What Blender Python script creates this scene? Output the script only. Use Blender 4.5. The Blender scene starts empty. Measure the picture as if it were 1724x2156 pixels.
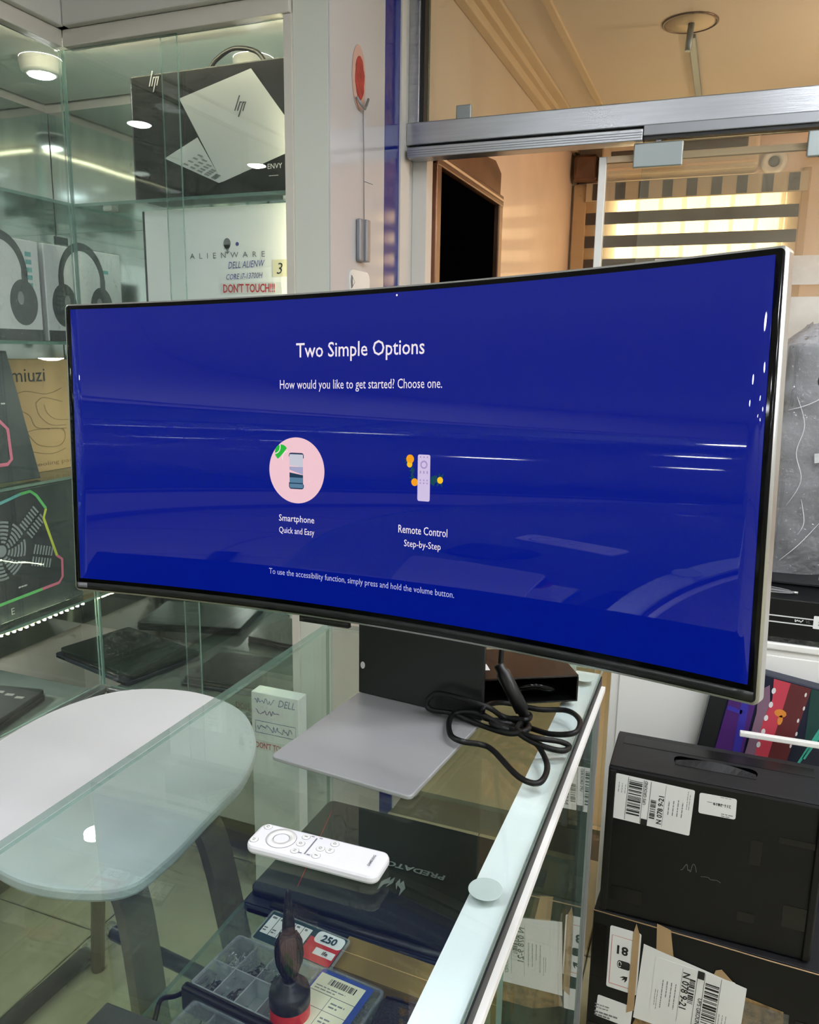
import bpy, bmesh, math, random
from mathutils import Matrix, Vector
random.seed(7)
S = bpy.context.scene
COL = S.collection
# ---------------------------------------------------------------- camera
cam = bpy.data.cameras.new('camera'); camo = bpy.data.objects.new('camera', cam); COL.objects.link(camo)
cam.sensor_fit = 'HORIZONTAL'; cam.sensor_width = 36.0; cam.lens = 36.0 * 1680 / 1724
cam.clip_start = 0.02
R3 = Matrix(((0.931118, -0.085722, 0.354501), (0.364421, 0.179491, -0.913772), (0.014700, 0.980018, 0.198366)))
CAMZ = 1.49
camo.matrix_world = Matrix.Translation((0, 0, CAMZ)) @ R3.to_4x4()
S.camera = camo
# ---------------------------------------------------------------- world and view
w = bpy.data.worlds.new('world'); S.world = w; w.use_nodes = True
w.node_tree.nodes['Background'].inputs[0].default_value = (0.75, 0.8, 0.85, 1)
w.node_tree.nodes['Background'].inputs[1].default_value = 0.12
S.view_settings.view_transform = 'Standard'; S.view_settings.look = 'None'
S.view_settings.exposure = 0.0; S.view_settings.gamma = 1.0; S.view_settings.use_curve_mapping = False
S.cycles.max_bounces = 7; S.cycles.diffuse_bounces = 3; S.cycles.glossy_bounces = 4; S.cycles.transparent_max_bounces = 28
S.cycles.use_adaptive_sampling = True; S.cycles.adaptive_threshold = 0.1; S.cycles.adaptive_min_samples = 12
S.cycles.caustics_reflective = False; S.cycles.caustics_refractive = False
S.cycles.sample_clamp_indirect = 4.0
# light levels (emitting surfaces of the window and the lamps, some of them added)
PANEL_E = 106.0; PUCK_E = 190.0; STRIP_E = 170.0; WINDOW_E = 8.0; WARM_E = 60.0

# ---------------------------------------------------------------- materials
def lin(c):
    return tuple((v / 255 / 12.92) if v / 255 <= 0.04045 else ((v / 255 + 0.055) / 1.055) ** 2.4 for v in c[:3]) + (1.0,)
MATS = {}
def M(name, col, rough=0.5, metal=0.0, var=0.0, scale=8.0, bump=0.0, emit=0.0, coat=0.0, stretch=None, bscale=None, spec=0.5):
    m = bpy.data.materials.new(name); m.use_nodes = True; nt = m.node_tree; N = nt.nodes; L = nt.links
    b = N['Principled BSDF']; c = lin(col)
    b.inputs['Base Color'].default_value = c; b.inputs['Roughness'].default_value = rough; b.inputs['Metallic'].default_value = metal
    b.inputs['Coat Weight'].default_value = coat; b.inputs['Coat Roughness'].default_value = 0.08
    b.inputs['Specular IOR Level'].default_value = spec
    if emit:
        b.inputs['Emission Color'].default_value = c; b.inputs['Emission Strength'].default_value = emit
    if var or bump:
        tc = N.new('ShaderNodeTexCoord'); mp = N.new('ShaderNodeMapping'); L.new(tc.outputs['Object'], mp.inputs[0])
        if stretch: mp.inputs['Scale'].default_value = stretch
        nz = N.new('ShaderNodeTexNoise'); nz.inputs['Scale'].default_value = scale; nz.inputs['Detail'].default_value = 5
        L.new(mp.outputs[0], nz.inputs['Vector'])
        if var:
            rp = N.new('ShaderNodeValToRGB'); rp.color_ramp.elements[0].position = 0.3; rp.color_ramp.elements[1].position = 0.7
            rp.color_ramp.elements[0].color = tuple(v * (1 - var) for v in c[:3]) + (1,)
            rp.color_ramp.elements[1].color = tuple(min(1, v * (1 + var * 0.6)) for v in c[:3]) + (1,)
            L.new(nz.outputs['Fac'], rp.inputs[0]); L.new(rp.outputs[0], b.inputs['Base Color'])
        if bump:
            n2 = nz
            if bscale:
                n2 = N.new('ShaderNodeTexNoise'); n2.inputs['Scale'].default_value = bscale; n2.inputs['Detail'].default_value = 3
                L.new(mp.outputs[0], n2.inputs['Vector'])
            bp = N.new('ShaderNodeBump'); bp.inputs['Strength'].default_value = bump; bp.inputs['Distance'].default_value = 0.01
            L.new(n2.outputs['Fac'], bp.inputs['Height']); L.new(bp.outputs[0], b.inputs['Normal'])
    MATS[name] = m
    return m
def GLASS(name, tint, haze=0.0, hazecol=(230, 235, 235), rough=0.0, ior=1.5, bump=0.0, bscale=20, streak=False, refl=1.0):
    """thin sheet glass: Fresnel reflection over clear, slightly tinted transmission"""
    m = bpy.data.materials.new(name); m.use_nodes = True; nt = m.node_tree; N = nt.nodes; L = nt.links
    for n in list(N): N.remove(n)
    out = N.new('ShaderNodeOutputMaterial'); geo = N.new('ShaderNodeNewGeometry')
    ma = N.new('ShaderNodeMath'); ma.operation = 'MULTIPLY_ADD'; ma.inputs[1].default_value = 1 / ior - ior; ma.inputs[2].default_value = ior
    L.new(geo.outputs['Backfacing'], ma.inputs[0])
    fr = N.new('ShaderNodeFresnel'); L.new(ma.outputs[0], fr.inputs['IOR'])
    tr = N.new('ShaderNodeBsdfTransparent'); tr.inputs[0].default_value = lin(tint)
    gl = N.new('ShaderNodeBsdfGlossy'); gl.inputs['Roughness'].default_value = rough; gl.inputs[0].default_value = (tuple(refl) if isinstance(refl, tuple) else (refl,) * 3) + (1,)
    mx = N.new('ShaderNodeMixShader'); L.new(fr.outputs[0], mx.inputs[0])
    first = tr
    if haze:
        df = N.new('ShaderNodeBsdfDiffuse'); df.inputs[0].default_value = lin(hazecol)
        hz = N.new('ShaderNodeMixShader'); L.new(tr.outputs[0], hz.inputs[1]); L.new(df.outputs[0], hz.inputs[2])
        tc = N.new('ShaderNodeTexCoord'); mp = N.new('ShaderNodeMapping'); L.new(tc.outputs['Object'], mp.inputs[0])
        mp.inputs['Scale'].default_value = (6, 6, 1.2) if streak else (1, 1, 1)
        nz = N.new('ShaderNodeTexNoise'); nz.inputs['Scale'].default_value = 4; nz.inputs['Detail'].default_value = 6
        L.new(mp.outputs[0], nz.inputs['Vector'])
        mr = N.new('ShaderNodeMapRange'); mr.inputs[1].default_value = 0.35; mr.inputs[2].default_value = 0.75
        mr.inputs[3].default_value = haze * 0.5; mr.inputs[4].default_value = haze * 1.4
        L.new(nz.outputs['Fac'], mr.inputs[0]); L.new(mr.outputs[0], hz.inputs[0]); first = hz
    L.new(first.outputs[0], mx.inputs[1]); L.new(gl.outputs[0], mx.inputs[2]); L.new(mx.outputs[0], out.inputs[0])
    if bump:
        tc = N.new('ShaderNodeTexCoord')
        nz = N.new('ShaderNodeTexNoise'); nz.inputs['Scale'].default_value = bscale; nz.inputs['Detail'].default_value = 3
        L.new(tc.outputs['Object'], nz.inputs['Vector'])
        bp = N.new('ShaderNodeBump'); bp.inputs['Strength'].default_value = bump; bp.inputs['Distance'].default_value = 0.02
        L.new(nz.outputs['Fac'], bp.inputs['Height']); L.new(bp.outputs[0], gl.inputs['Normal']); L.new(bp.outputs[0], fr.inputs['Normal'])
    MATS[name] = m
    return m
def EMIT(name, col, e):
    m = bpy.data.materials.new(name); m.use_nodes = True; N = m.node_tree.nodes
    for n in list(N): N.remove(n)
    o = N.new('ShaderNodeOutputMaterial'); em = N.new('ShaderNodeEmission'); em.inputs[0].default_value = lin(col); em.inputs[1].default_value = e
    m.node_tree.links.new(em.outputs[0], o.inputs[0]); MATS[name] = m
    return m
def DISPLAY(name, col, e):
    """a lit display pixel area behind a glossy cover"""
    m = bpy.data.materials.new(name); m.use_nodes = True; nt = m.node_tree; N = nt.nodes; L = nt.links
    b = N['Principled BSDF']; b.inputs['Base Color'].default_value = (0.002, 0.002, 0.003, 1)
    b.inputs['Roughness'].default_value = 0.035; b.inputs['Specular IOR Level'].default_value = 0.35; b.inputs['Emission Color'].default_value = lin(col); b.inputs['Emission Strength'].default_value = e
    MATS[name] = m
    return m
# ---------------------------------------------------------------- geometry helpers
def NB(): return bmesh.new()
def bx(bm, x0, x1, y0, y1, z0, z1, bev=0.0, seg=2, mi=0, T=None):
    co = [(x, y, z) for z in (z0, z1) for y in (y0, y1) for x in (x0, x1)]
    t = bmesh.new(); v = [t.verts.new(c) for c in co]
    for f in ((0, 2, 3, 1), (4, 5, 7, 6), (0, 1, 5, 4), (2, 6, 7, 3), (0, 4, 6, 2), (1, 3, 7, 5)): t.faces.new([v[i] for i in f])
    if bev: bmesh.ops.bevel(t, geom=t.edges[:], offset=bev, segments=seg, affect='EDGES', profile=0.5)
    join(bm, t, T, mi); return bm
def join(bm, t, T=None, mi=0):
    mp = {}
    for v in t.verts: mp[v] = bm.verts.new((T @ v.co) if T else v.co)
    for f in t.faces:
        try:
            nf = bm.faces.new([mp[v] for v in f.verts]); nf.material_index = mi or f.material_index; nf.smooth = f.smooth
        except ValueError: pass
    t.free()
def lathe(bm, prof, seg=32, T=None, mi=0, caps=True):
    t = bmesh.new(); rings = []
    for r, z in prof:
        rings.append([t.verts.new((r * math.cos(2 * math.pi * k / seg), r * math.sin(2 * math.pi * k / seg), z)) for k in range(seg)])
    for a, b in zip(rings, rings[1:]):
        for k in range(seg):
            f = t.faces.new((a[k], a[(k + 1) % seg], b[(k + 1) % seg], b[k])); f.smooth = True
    if caps:
        t.faces.new(rings[0][::-1]); t.faces.new(rings[-1])
    bmesh.ops.recalc_face_normals(t, faces=t.faces[:])
    join(bm, t, T, mi); return bm
def catmull(pts, n=8, closed=False):
    P = [Vector(p) for p in pts]; out = []; m = len(P)
    rng = range(m) if closed else range(m - 1)
    for i in rng:
        g = (lambda k: P[k % m]) if closed else (lambda k: P[min(max(k, 0), m - 1)])
        a, b, c, d = g(i - 1), g(i), g(i + 1), g(i + 2)
        for k in range(n):
            t = k / n
            out.append(0.5 * ((2 * b) + (c - a) * t + (2 * a - 5 * b + 4 * c - d) * t * t + (3 * b - a - 3 * c + d) * t ** 3))
    if not closed: out.append(P[-1])
    return out
def tube(bm, pts, r, seg=10, mi=0, radii=None):
    P = [Vector(p) for p in pts]; rings = []; t = bmesh.new(); up = Vector((0, 0, 1)); prevn = None
    for i, p in enumerate(P):
        d = (P[min(i + 1, len(P) - 1)] - P[max(i - 1, 0)])
        d = d.normalized() if d.length > 1e-9 else Vector((0, 0, 1))
        if prevn is None:
            n = d.orthogonal().normalized()
        else:
            n = (prevn - d * prevn.dot(d)); n = n.normalized() if n.length > 1e-6 else d.orthogonal().normalized()
        prevn = n; b = d.cross(n); rr = radii[i] if radii else r
        rings.append([t.verts.new(p + (n * math.cos(2 * math.pi * k / seg) + b * math.sin(2 * math.pi * k / seg)) * rr) for k in range(seg)])
    for a, b in zip(rings, rings[1:]):
        for k in range(seg):
            f = t.faces.new((a[k], a[(k + 1) % seg], b[(k + 1) % seg], b[k])); f.smooth = True
    t.faces.new(rings[0][::-1]); t.faces.new(rings[-1])
    join(bm, t, None, mi); return bm
def prism(bm, poly, z0, z1, T=None, mi=0, bev=0.0):
    t = bmesh.new(); a = [t.verts.new((p[0], p[1], z0)) for p in poly]; b = [t.verts.new((p[0], p[1], z1)) for p in poly]; n = len(poly)
    t.faces.new(a[::-1]); t.faces.new(b)
    for k in range(n): t.faces.new((a[k], a[(k + 1) % n], b[(k + 1) % n], b[k]))
    bmesh.ops.recalc_face_normals(t, faces=t.faces[:])
    if bev:
        ed = [e for e in t.edges if abs(e.verts[0].co.z - e.verts[1].co.z) < 1e-9]
        bmesh.ops.bevel(t, geom=ed, offset=bev, segments=2, affect='EDGES', profile=0.5)
    join(bm, t, T, mi); return bm
def rrect(x0, x1, y0, y1, r, n=6):
    out = []
    for cx, cy, a in ((x1 - r, y1 - r, 0), (x0 + r, y1 - r, 90), (x0 + r, y0 + r, 180), (x1 - r, y0 + r, 270)):
        for k in range(n + 1):
            t = math.radians(a + 90 * k / n); out.append((cx + r * math.cos(t), cy + r * math.sin(t)))
    return out
def circ(cx, cy, rx, ry=None, n=32, a0=0, a1=360):
    ry = ry or rx; full = abs(a1 - a0) >= 360; k = n if full else n + 1
    return [(cx + rx * math.cos(math.radians(a0 + (a1 - a0) * i / n)), cy + ry * math.sin(math.radians(a0 + (a1 - a0) * i / n))) for i in range(k)]
def stroke(path, wd):
    P = [Vector((p[0], p[1])) for p in path]; l = []; r = []
    for i, p in enumerate(P):
        d = P[min(i + 1, len(P) - 1)] - P[max(i - 1, 0)]; d = d.normalized() if d.length else Vector((1, 0)); n = Vector((-d.y, d.x)) * wd / 2
        l.append(tuple(p + n)); r.append(tuple(p - n))
    return [[l[i], l[i + 1], r[i + 1], r[i]] for i in range(len(P) - 1)]
def fr(o, X, Y):
    X = Vector(X).normalized(); Y = Vector(Y).normalized(); Z = X.cross(Y)
    m = Matrix((X, Y, Z)).transposed().to_4x4(); m.translation = Vector(o); return m
def FY(x, y, z): return fr((x, y, z), (1, 0, 0), (0, 0, 1))      # faces -y
def FX(x, y, z): return fr((x, y, z), (0, 1, 0), (0, 0, 1))      # faces +x
def FZ(x, y, z, a=0): return fr((x, y, z), (math.cos(a), math.sin(a), 0), (-math.sin(a), math.cos(a), 0))  # faces up
def obj(name, bm, mat, parent=None, T=None, smooth=False, loc=None):
    me = bpy.data.meshes.new(name)
    if T is not None: bmesh.ops.transform(bm, matrix=T, verts=bm.verts[:])
    bm.to_mesh(me); bm.free()
    for m in (mat if isinstance(mat, (list, tuple)) else [mat]): me.materials.append(MATS[m])
    if smooth:
        for p in me.polygons: p.use_smooth = True
    o = bpy.data.objects.new(name, me); COL.objects.link(o)
    if parent is not None: o.parent = parent
    if loc: o.location = loc
    return o
def tag(o, label, cat, group=None):
    o['label'] = label; o['category'] = cat
    if group: o['group'] = group
    return o
def thing(name, label, cat, loc=(0, 0, 0), rotz=0.0, group=None, M4=None):
    o = bpy.data.objects.new(name, None); COL.objects.link(o); o.empty_display_size = 0.05
    if M4 is not None: o.matrix_world = M4
    else: o.location = loc; o.rotation_euler = (0, 0, rotz)
    return tag(o, label, cat, group)
def struct(name, bm, mat, parent=None, T=None):
    o = obj(name, bm, mat, parent, T)
    if parent is None: o['kind'] = 'structure'
    return o
def sroot(name, loc=(0, 0, 0)):
    o = bpy.data.objects.new(name, None); COL.objects.link(o); o.location = loc; o['kind'] = 'structure'; return o
def flat(name, polys, mat, parent, T, th=0.0006):
    bm = NB()
    for p in polys: prism(bm, p, 0.0, th)
    return obj(name, bm, mat, parent, T)
def textmesh(s, wd=None, ht=None, align='CENTER', bold=0.0, shear=0.0):
    """lettering as a flat bmesh in the XY plane, fitted to a width and/or height"""
    cu = bpy.data.curves.new('t', 'FONT'); cu.body = s; cu.size = 1.0; cu.offset = bold; cu.resolution_u = 2; cu.shear = shear
    o = bpy.data.objects.new('t', cu); COL.objects.link(o)
    dg = bpy.context.evaluated_depsgraph_get(); me = bpy.data.meshes.new_from_object(o.evaluated_get(dg))
    bm = bmesh.new(); bm.from_mesh(me); bpy.data.objects.remove(o); bpy.data.curves.remove(cu); bpy.data.meshes.remove(me)
    xs = [v.co.x for v in bm.verts]; ys = [v.co.y for v in bm.verts]
    x0, x1, y0, y1 = min(xs), max(xs), min(ys), max(ys)
    sx = wd / (x1 - x0) if wd else None; sy = ht / (y1 - y0) if ht else None
    sx = sx or sy; sy = sy or sx
    off = {'CENTER': (x0 + x1) / 2, 'LEFT': x0, 'RIGHT': x1}[align]
    for v in bm.verts: v.co.x = (v.co.x - off) * sx; v.co.y = v.co.y * sy; v.co.z = 0.0011
    return bm
def text(name, s, mat, parent, T, **k): return obj(name, textmesh(s, **k), mat, parent, T)
def slab(name, x0, x1, y0, y1, z0, z1, parent, mats=('glass', 'glass_edge')):
    """a sheet of glass: clear faces, green edges"""
    bm = NB(); bx(bm, x0, x1, y0, y1, z0, z1); d = (x1 - x0, y1 - y0, z1 - z0); k = d.index(min(d))
    for f in bm.faces:
        f.normal_update(); f.material_index = 0 if abs(f.normal[k]) > 0.9 else 1
    return obj(name, bm, mats, parent)
def copytree(o, parent=None):
    c = o.copy(); COL.objects.link(c)
    if parent is not None: c.parent = parent; c.matrix_parent_inverse = o.matrix_parent_inverse
    for ch in [x for x in COL.objects if x.parent == o]: copytree(ch, c)
    return c
def bars(w_, h_, n, seed, vertical=True):
    rnd = random.Random(seed); out = []; x = 0.0; cells = [rnd.choice((1, 1, 2, 3)) for _ in range(2 * n)]; tot = sum(cells)
    L_ = w_ if vertical else h_
    for i, c in enumerate(cells):
        d = c / tot * L_
        if i % 2 == 0: out.append([(x, 0), (x + d, 0), (x + d, h_), (x, h_)] if vertical else [(0, x), (w_, x), (w_, x + d), (0, x + d)])
        x += d
    return out
def shift(polys, dx, dy): return [[(p[0] + dx, p[1] + dy) for p in q] for q in polys]
def rect(x0, y0, x1, y1): return [(x0, y0), (x1, y0), (x1, y1), (x0, y1)]
def scribble(x, y, w_, h_, n, seed, wd=0.0008):
    rnd = random.Random(seed); pts = []
    for i in range(n):
        pts.append((x + w_ * (i + rnd.uniform(-0.2, 0.6)) / n, y + h_ * rnd.random()))
    return stroke([tuple(p)[:2] for p in catmull([(a, b, 0) for a, b in pts], 4)], wd)
def textlines(x, y, w_, n, pitch, seed, th=0.0012, vertical=False):
    rnd = random.Random(seed); out = []
    for i in range(n):
        t = 0.0; wl = w_ * rnd.uniform(0.55, 1.0)
        while t < wl:
            d = rnd.uniform(0.003, 0.009); e = min(t + d, wl)
            a = rect(x + t, y - i * pitch, x + e, y - i * pitch + th) if not vertical else rect(x + i * pitch, y + t, x + i * pitch + th, y + e)
            out.append(a); t += d + 0.0015
    return out

# palette
M('wall_white', (212, 210, 205), 0.55, var=0.03, scale=3)
M('pillar_white', (206, 208, 200), 0.45, var=0.02, scale=2)
M('pillar_gloss', (196, 195, 197), 0.12, var=0.02, scale=2, coat=0.3)
M('stripe_blue', (22, 36, 132), 0.12, coat=0.3)
M('ceiling_white', (225, 225, 222), 0.7)
M('fascia', (202, 200, 196), 0.5, var=0.02, scale=2)
M('fascia_rail', (205, 200, 192), 0.35)
M('tile', (184, 178, 146), 0.35, var=0.06, scale=5)
M('grout', (110, 106, 88), 0.8)
M('beige_wall', (226, 203, 184), 0.45, var=0.10, scale=2.2, bump=0.15, bscale=3, coat=0.15)
M('beige_ceiling', (230, 208, 192), 0.6, var=0.05, scale=1.5)
M('beige_mould', (226, 197, 163), 0.5)
M('aluminium', (176, 178, 184), 0.32, 0.9, var=0.08, scale=14, stretch=(0.4, 8, 8), bump=0.05, bscale=40)
M('alu_dull', (150, 152, 158), 0.45, 0.7)
M('gasket', (18, 18, 20), 0.5)
M('black_void', (3, 3, 4), 1.0, spec=0.0)
M('door_frame', (120, 88, 70), 0.35, 0.5, var=0.2, scale=10)
M('white_paint', (236, 234, 230), 0.4)
M('white_plastic', (236, 234, 238), 0.35)
M('black_plastic', (14, 14, 15), 0.38)
M('black_gloss', (4, 4, 5), 0.12, spec=0.2)
M('black_rubber', (9, 9, 11), 0.45, spec=0.3)
M('silver', (205, 205, 203), 0.30, 0.85)
M('silver_base', (166, 166, 168), 0.38, 0.35, var=0.03, scale=3)
M('stand_black', (19, 20, 21), 0.45)
M('chin', (22, 23, 24), 0.3, spec=0.35)
M('stand_side', (62, 60, 54), 0.3, 0.6)
M('clip_metal', (150, 158, 158), 0.35, 0.6)
M('strip_white', (250, 252, 253), 0.28)
M('disc_white', (176, 192, 187), 0.3, var=0.05, scale=40)
M('olive_frame', (120, 112, 88), 0.5, var=0.1)
M('mirror', (222, 230, 228), 0.06, 1.0, var=0.08, scale=3, stretch=(6, 6, 1))
M('deck', (92, 102, 100), 0.25, var=0.12, scale=3)
M('box_black', (11, 12, 14), 0.42, spec=0.3, var=0.2, scale=7)
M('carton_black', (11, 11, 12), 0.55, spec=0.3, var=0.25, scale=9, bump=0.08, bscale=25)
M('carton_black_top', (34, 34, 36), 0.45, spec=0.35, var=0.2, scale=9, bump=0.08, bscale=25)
M('carton_grey', (60, 62, 66), 0.45, var=0.1)
M('box_charcoal', (58, 64, 68), 0.4, var=0.12, scale=5)
M('box_white', (246, 247, 250), 0.4, var=0.02)
M('box_side', (170, 172, 176), 0.5)
M('kraft', (198, 163, 108), 0.6, var=0.06, scale=10)
M('kraft_dark', (158, 122, 72), 0.6)
M('kraft_line', (148, 118, 70), 0.6)
M('kraft_gold', (128, 104, 52), 0.5, var=0.2, scale=8)
M('tape_kraft', (176, 146, 108), 0.6, var=0.1, scale=20)
M('torn', (140, 112, 74), 0.9, var=0.7, scale=60, bump=0.4)
M('paper', (232, 232, 232), 0.6, var=0.03)
M('paper_grey', (196, 198, 202), 0.5, var=0.15, scale=50)
M('paper_cream', (222, 216, 190), 0.55)
M('ink', (22, 22, 24), 0.6)
M('ink_grey', (120, 120, 124), 0.6)
M('ink_blue', (74, 76, 150), 0.6)
M('ink_red', (196, 40, 44), 0.6)
M('ink_pink', (206, 140, 140), 0.6)
M('ink_white', (220, 220, 220), 0.6)
M('ink_teal', (60, 110, 112), 0.6)
M('ink_dkteal', (26, 60, 66), 0.6)
M('blue_card', (40, 70, 150), 0.5)
M('lap_silver', (196, 198, 198), 0.35, 0.1)
M('lap_keys', (130, 132, 132), 0.5)
M('laptop_dark', (20, 32, 32), 0.32, 0.2)
M('laptop_edge', (28, 38, 52), 0.38, 0.2)
M('laptop_blk', (36, 38, 40), 0.3)
M('logo_silver', (150, 160, 160), 0.3, 0.4)
M('red_gloss', (206, 24, 34), 0.3, coat=0.4)
M('red_dull', (170, 60, 50), 0.7, var=0.3, scale=60)
M('stain', (196, 160, 148), 0.6)
M('brown_leg', (132, 118, 90), 0.4, var=0.1)
M('table_white', (226, 224, 230), 0.4)
M('tape_clear', (16, 16, 17), 0.22, spec=0.35)
M('magenta', (196, 66, 84), 0.4); M('purple', (78, 40, 110), 0.4); M('indigo', (60, 54, 160), 0.4); M('maroon', (96, 40, 44), 0.4)
M('teal', (60, 170, 150), 0.4); M('dkteal', (18, 60, 58), 0.4); M('skyblue', (90, 150, 220), 0.4); M('navy', (16, 24, 48), 0.4)
M('orange', (220, 140, 60), 0.4); M('lilac', (200, 170, 200), 0.4); M('mauve', (130, 100, 120), 0.4)
M('green_l', (110, 210, 120), 0.4); M('yellow_l', (216, 222, 80), 0.4); M('pink_l', (232, 120, 150), 0.4); M('cyan_l', (110, 190, 190), 0.4)
M('fan_grey', (150, 154, 160), 0.4); M('fan_dark', (52, 52, 62), 0.4)
M('blind_dark', (74, 66, 60), 0.6, var=0.1); M('blind_light', (196, 178, 148), 0.6); M('blind_rail', (190, 160, 120), 0.5)
M('ac_white', (206, 190, 164), 0.45); M('ac_vent', (80, 74, 66), 0.4)
M('foam_tube', (44, 44, 42), 0.6)
M('screws', (50, 54, 56), 0.4, 0.7); M('mesh_black', (14, 15, 20), 0.7, bump=0.6, bscale=300)
M('headphone', (66, 72, 76), 0.5); M('headphone_l', (150, 154, 156), 0.5)
M('adapter_top_reflection', (30, 20, 17), 0.3); M('adapter_front', (8, 8, 9), 0.3)  # brown of the lid is the ceiling's reflection put into the colour
M('mullion', (176, 140, 92), 0.5)
EMIT('panel_light', (246, 250, 255), PANEL_E)
EMIT('puck_light', (255, 255, 245), PUCK_E)
EMIT('diode', (255, 246, 205), STRIP_E)
EMIT('daylight', (255, 238, 205), WINDOW_E)
EMIT('warm_lamp', (255, 226, 196), WARM_E)
GLASS('glass', (240, 247, 244), haze=0.005)
GLASS('glass_top', (248, 252, 251), haze=0.003, refl=(0.72, 0.72, 0.60))
GLASS('glass_shelf', (228, 238, 233), haze=0.03)
GLASS('glass_cab', (249, 252, 251), haze=0.012, streak=True)
GLASS('glass_door', (250, 250, 246), haze=0.05, hazecol=(220, 215, 200))
GLASS('frosted', (250, 246, 238), haze=0.85, hazecol=(220, 212, 200), rough=0.3)
GLASS('clear_plastic', (240, 242, 244), haze=0.22, rough=0.08)
GLASS('plastic_rim', (236, 240, 242), haze=0.42, hazecol=(225, 230, 234), rough=0.1)
GLASS('clear_lid', (246, 247, 248), haze=0.03, rough=0.03)
GLASS('poly_bag', (225, 226, 232), haze=0.30, hazecol=(225, 225, 232), rough=0.14, bump=1.0, bscale=60, refl=1.0)
GLASS('poly_wrap', (244, 244, 244), haze=0.14, rough=0.06, bump=1.0, bscale=70)
M('poly_highlight', (215, 216, 222), 0.3)  # white for the modelled highlights on the clear bag
GLASS('poly_film', (244, 244, 244), haze=0.03, rough=0.08, bump=1.0, bscale=30)
GLASS('bond_disc', (205, 190, 180), haze=0.06, hazecol=(190, 180, 172), rough=0.2)
def edge_mat():
    m = bpy.data.materials.new('glass_edge'); m.use_nodes = True; b = m.node_tree.nodes['Principled BSDF']
    b.inputs['Base Color'].default_value = lin((130, 164, 154)); b.inputs['Roughness'].default_value = 0.15
    b.inputs['Alpha'].default_value = 0.6; MATS['glass_edge'] = m
edge_mat()
def sheer():
    m = bpy.data.materials.new('sheer'); m.use_nodes = True; nt = m.node_tree; N = nt.nodes; L = nt.links
    for n in list(N): N.remove(n)
    o = N.new('ShaderNodeOutputMaterial'); t = N.new('ShaderNodeBsdfTransparent'); t.inputs[0].default_value = (0.9, 0.85, 0.75, 1)
    d = N.new('ShaderNodeBsdfTranslucent'); d.inputs[0].default_value = (0.85, 0.75, 0.58, 1); x = N.new('ShaderNodeMixShader'); x.inputs[0].default_value = 0.5
    L.new(t.outputs[0], x.inputs[1]); L.new(d.outputs[0], x.inputs[2]); L.new(x.outputs[0], o.inputs[0]); MATS['sheer'] = m
sheer()
DISPLAY('screen_blue', (0, 22, 142), 0.82)
for nm, c in dict(d_white=(250, 238, 240), d_pale=(190, 190, 225), d_pink=(250, 205, 215), d_green=(40, 190, 60), d_lgreen=(150, 220, 150), d_phone=(40, 60, 90),
                  d_lilac=(216, 200, 236), d_lilac2=(176, 150, 205), d_yellow=(255, 200, 30), d_orange=(250, 165, 20), d_leaf=(8, 70, 90), d_sky=(205, 208, 220),
                  d_hill=(170, 170, 205), d_water=(90, 130, 160), d_deep=(30, 60, 84)).items(): DISPLAY(nm, c, 0.9)

# ================================================================ the shop shell
CZ = 2.75
XR, YR, XL, YB = 2.3, -2.7, -2.22, 2.32
bm = NB(); bx(bm, XL - 0.1, XR + 0.1, YR - 0.1, 2.34, -0.06, -0.004); floor = struct('floor', bm, 'grout')
tb = NB(); bx(tb, -0.198, 0.198, -0.198, 0.198, -0.004, 0.002, bev=0.002, seg=1)
tile0 = obj('tile', tb, 'tile', floor, loc=(-2.0, -2.4, 0))
for i in range(11):
    for j in range(12):
        if i == j == 0: continue
        t = tile0.copy(); COL.objects.link(t); t.location = (-2.0 + 0.4 * i, -2.4 + 0.4 * j, 0)
bm = NB(); bx(bm, XL - 0.1, XR + 0.1, YR - 0.1, 2.34, CZ, CZ + 0.1); struct('ceiling', bm, 'ceiling_white')
bm = NB(); bx(bm, XL - 0.1, XL, YR, YB, 0, CZ); struct('wall_left', bm, 'wall_white')
bm = NB(); bx(bm, XR, XR + 0.1, YR, YB, 0, CZ); struct('wall_right', bm, 'wall_white')
bm = NB(); bx(bm, XL, XR, YR - 0.1, YR, 0, CZ); struct('wall_rear', bm, 'wall_white')
bm = NB(); bx(bm, XL, -1.005, 2.26, 2.36, 0, CZ); struct('wall_back', bm, 'wall_white')
# pillar: white front board, glossy side with a blue stripe, plaster return beside the door
pil = sroot('wall_pillar', (-0.96, 2.0, 0))
P0 = Vector((-0.96, 2.0, 0))
def PT(): return Matrix.Translation(-P0)
bm = NB(); bx(bm, -1.005, -0.915, 1.795, 2.36, 0, CZ); struct('pillar_core', bm, 'pillar_white', pil, PT())
bm = NB(); bx(bm, -0.916, -0.910, 1.796, 2.118, 0, CZ); struct('side_panel', bm, 'pillar_gloss', pil, PT())
bm = NB(); bx(bm, -0.916, -0.9095, 2.119, 2.222, 0, CZ); struct('stripe_panel', bm, 'stripe_blue', pil, PT())
bm = NB(); bx(bm, -0.916, -0.905, 2.223, 2.36, 0, CZ); struct('return_panel', bm, 'wall_white', pil, PT())
# fascia and rails above the cabinets
bm = NB(); bx(bm, XL, -1.660, YR, 1.775, 2.292, CZ, bev=0.004); struct('trim_1', bm, 'fascia')
bm = NB(); bx(bm, -1.659, -1.005, 1.765, 2.255, 2.292, CZ, bev=0.004); struct('trim_2', bm, 'fascia')

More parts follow.
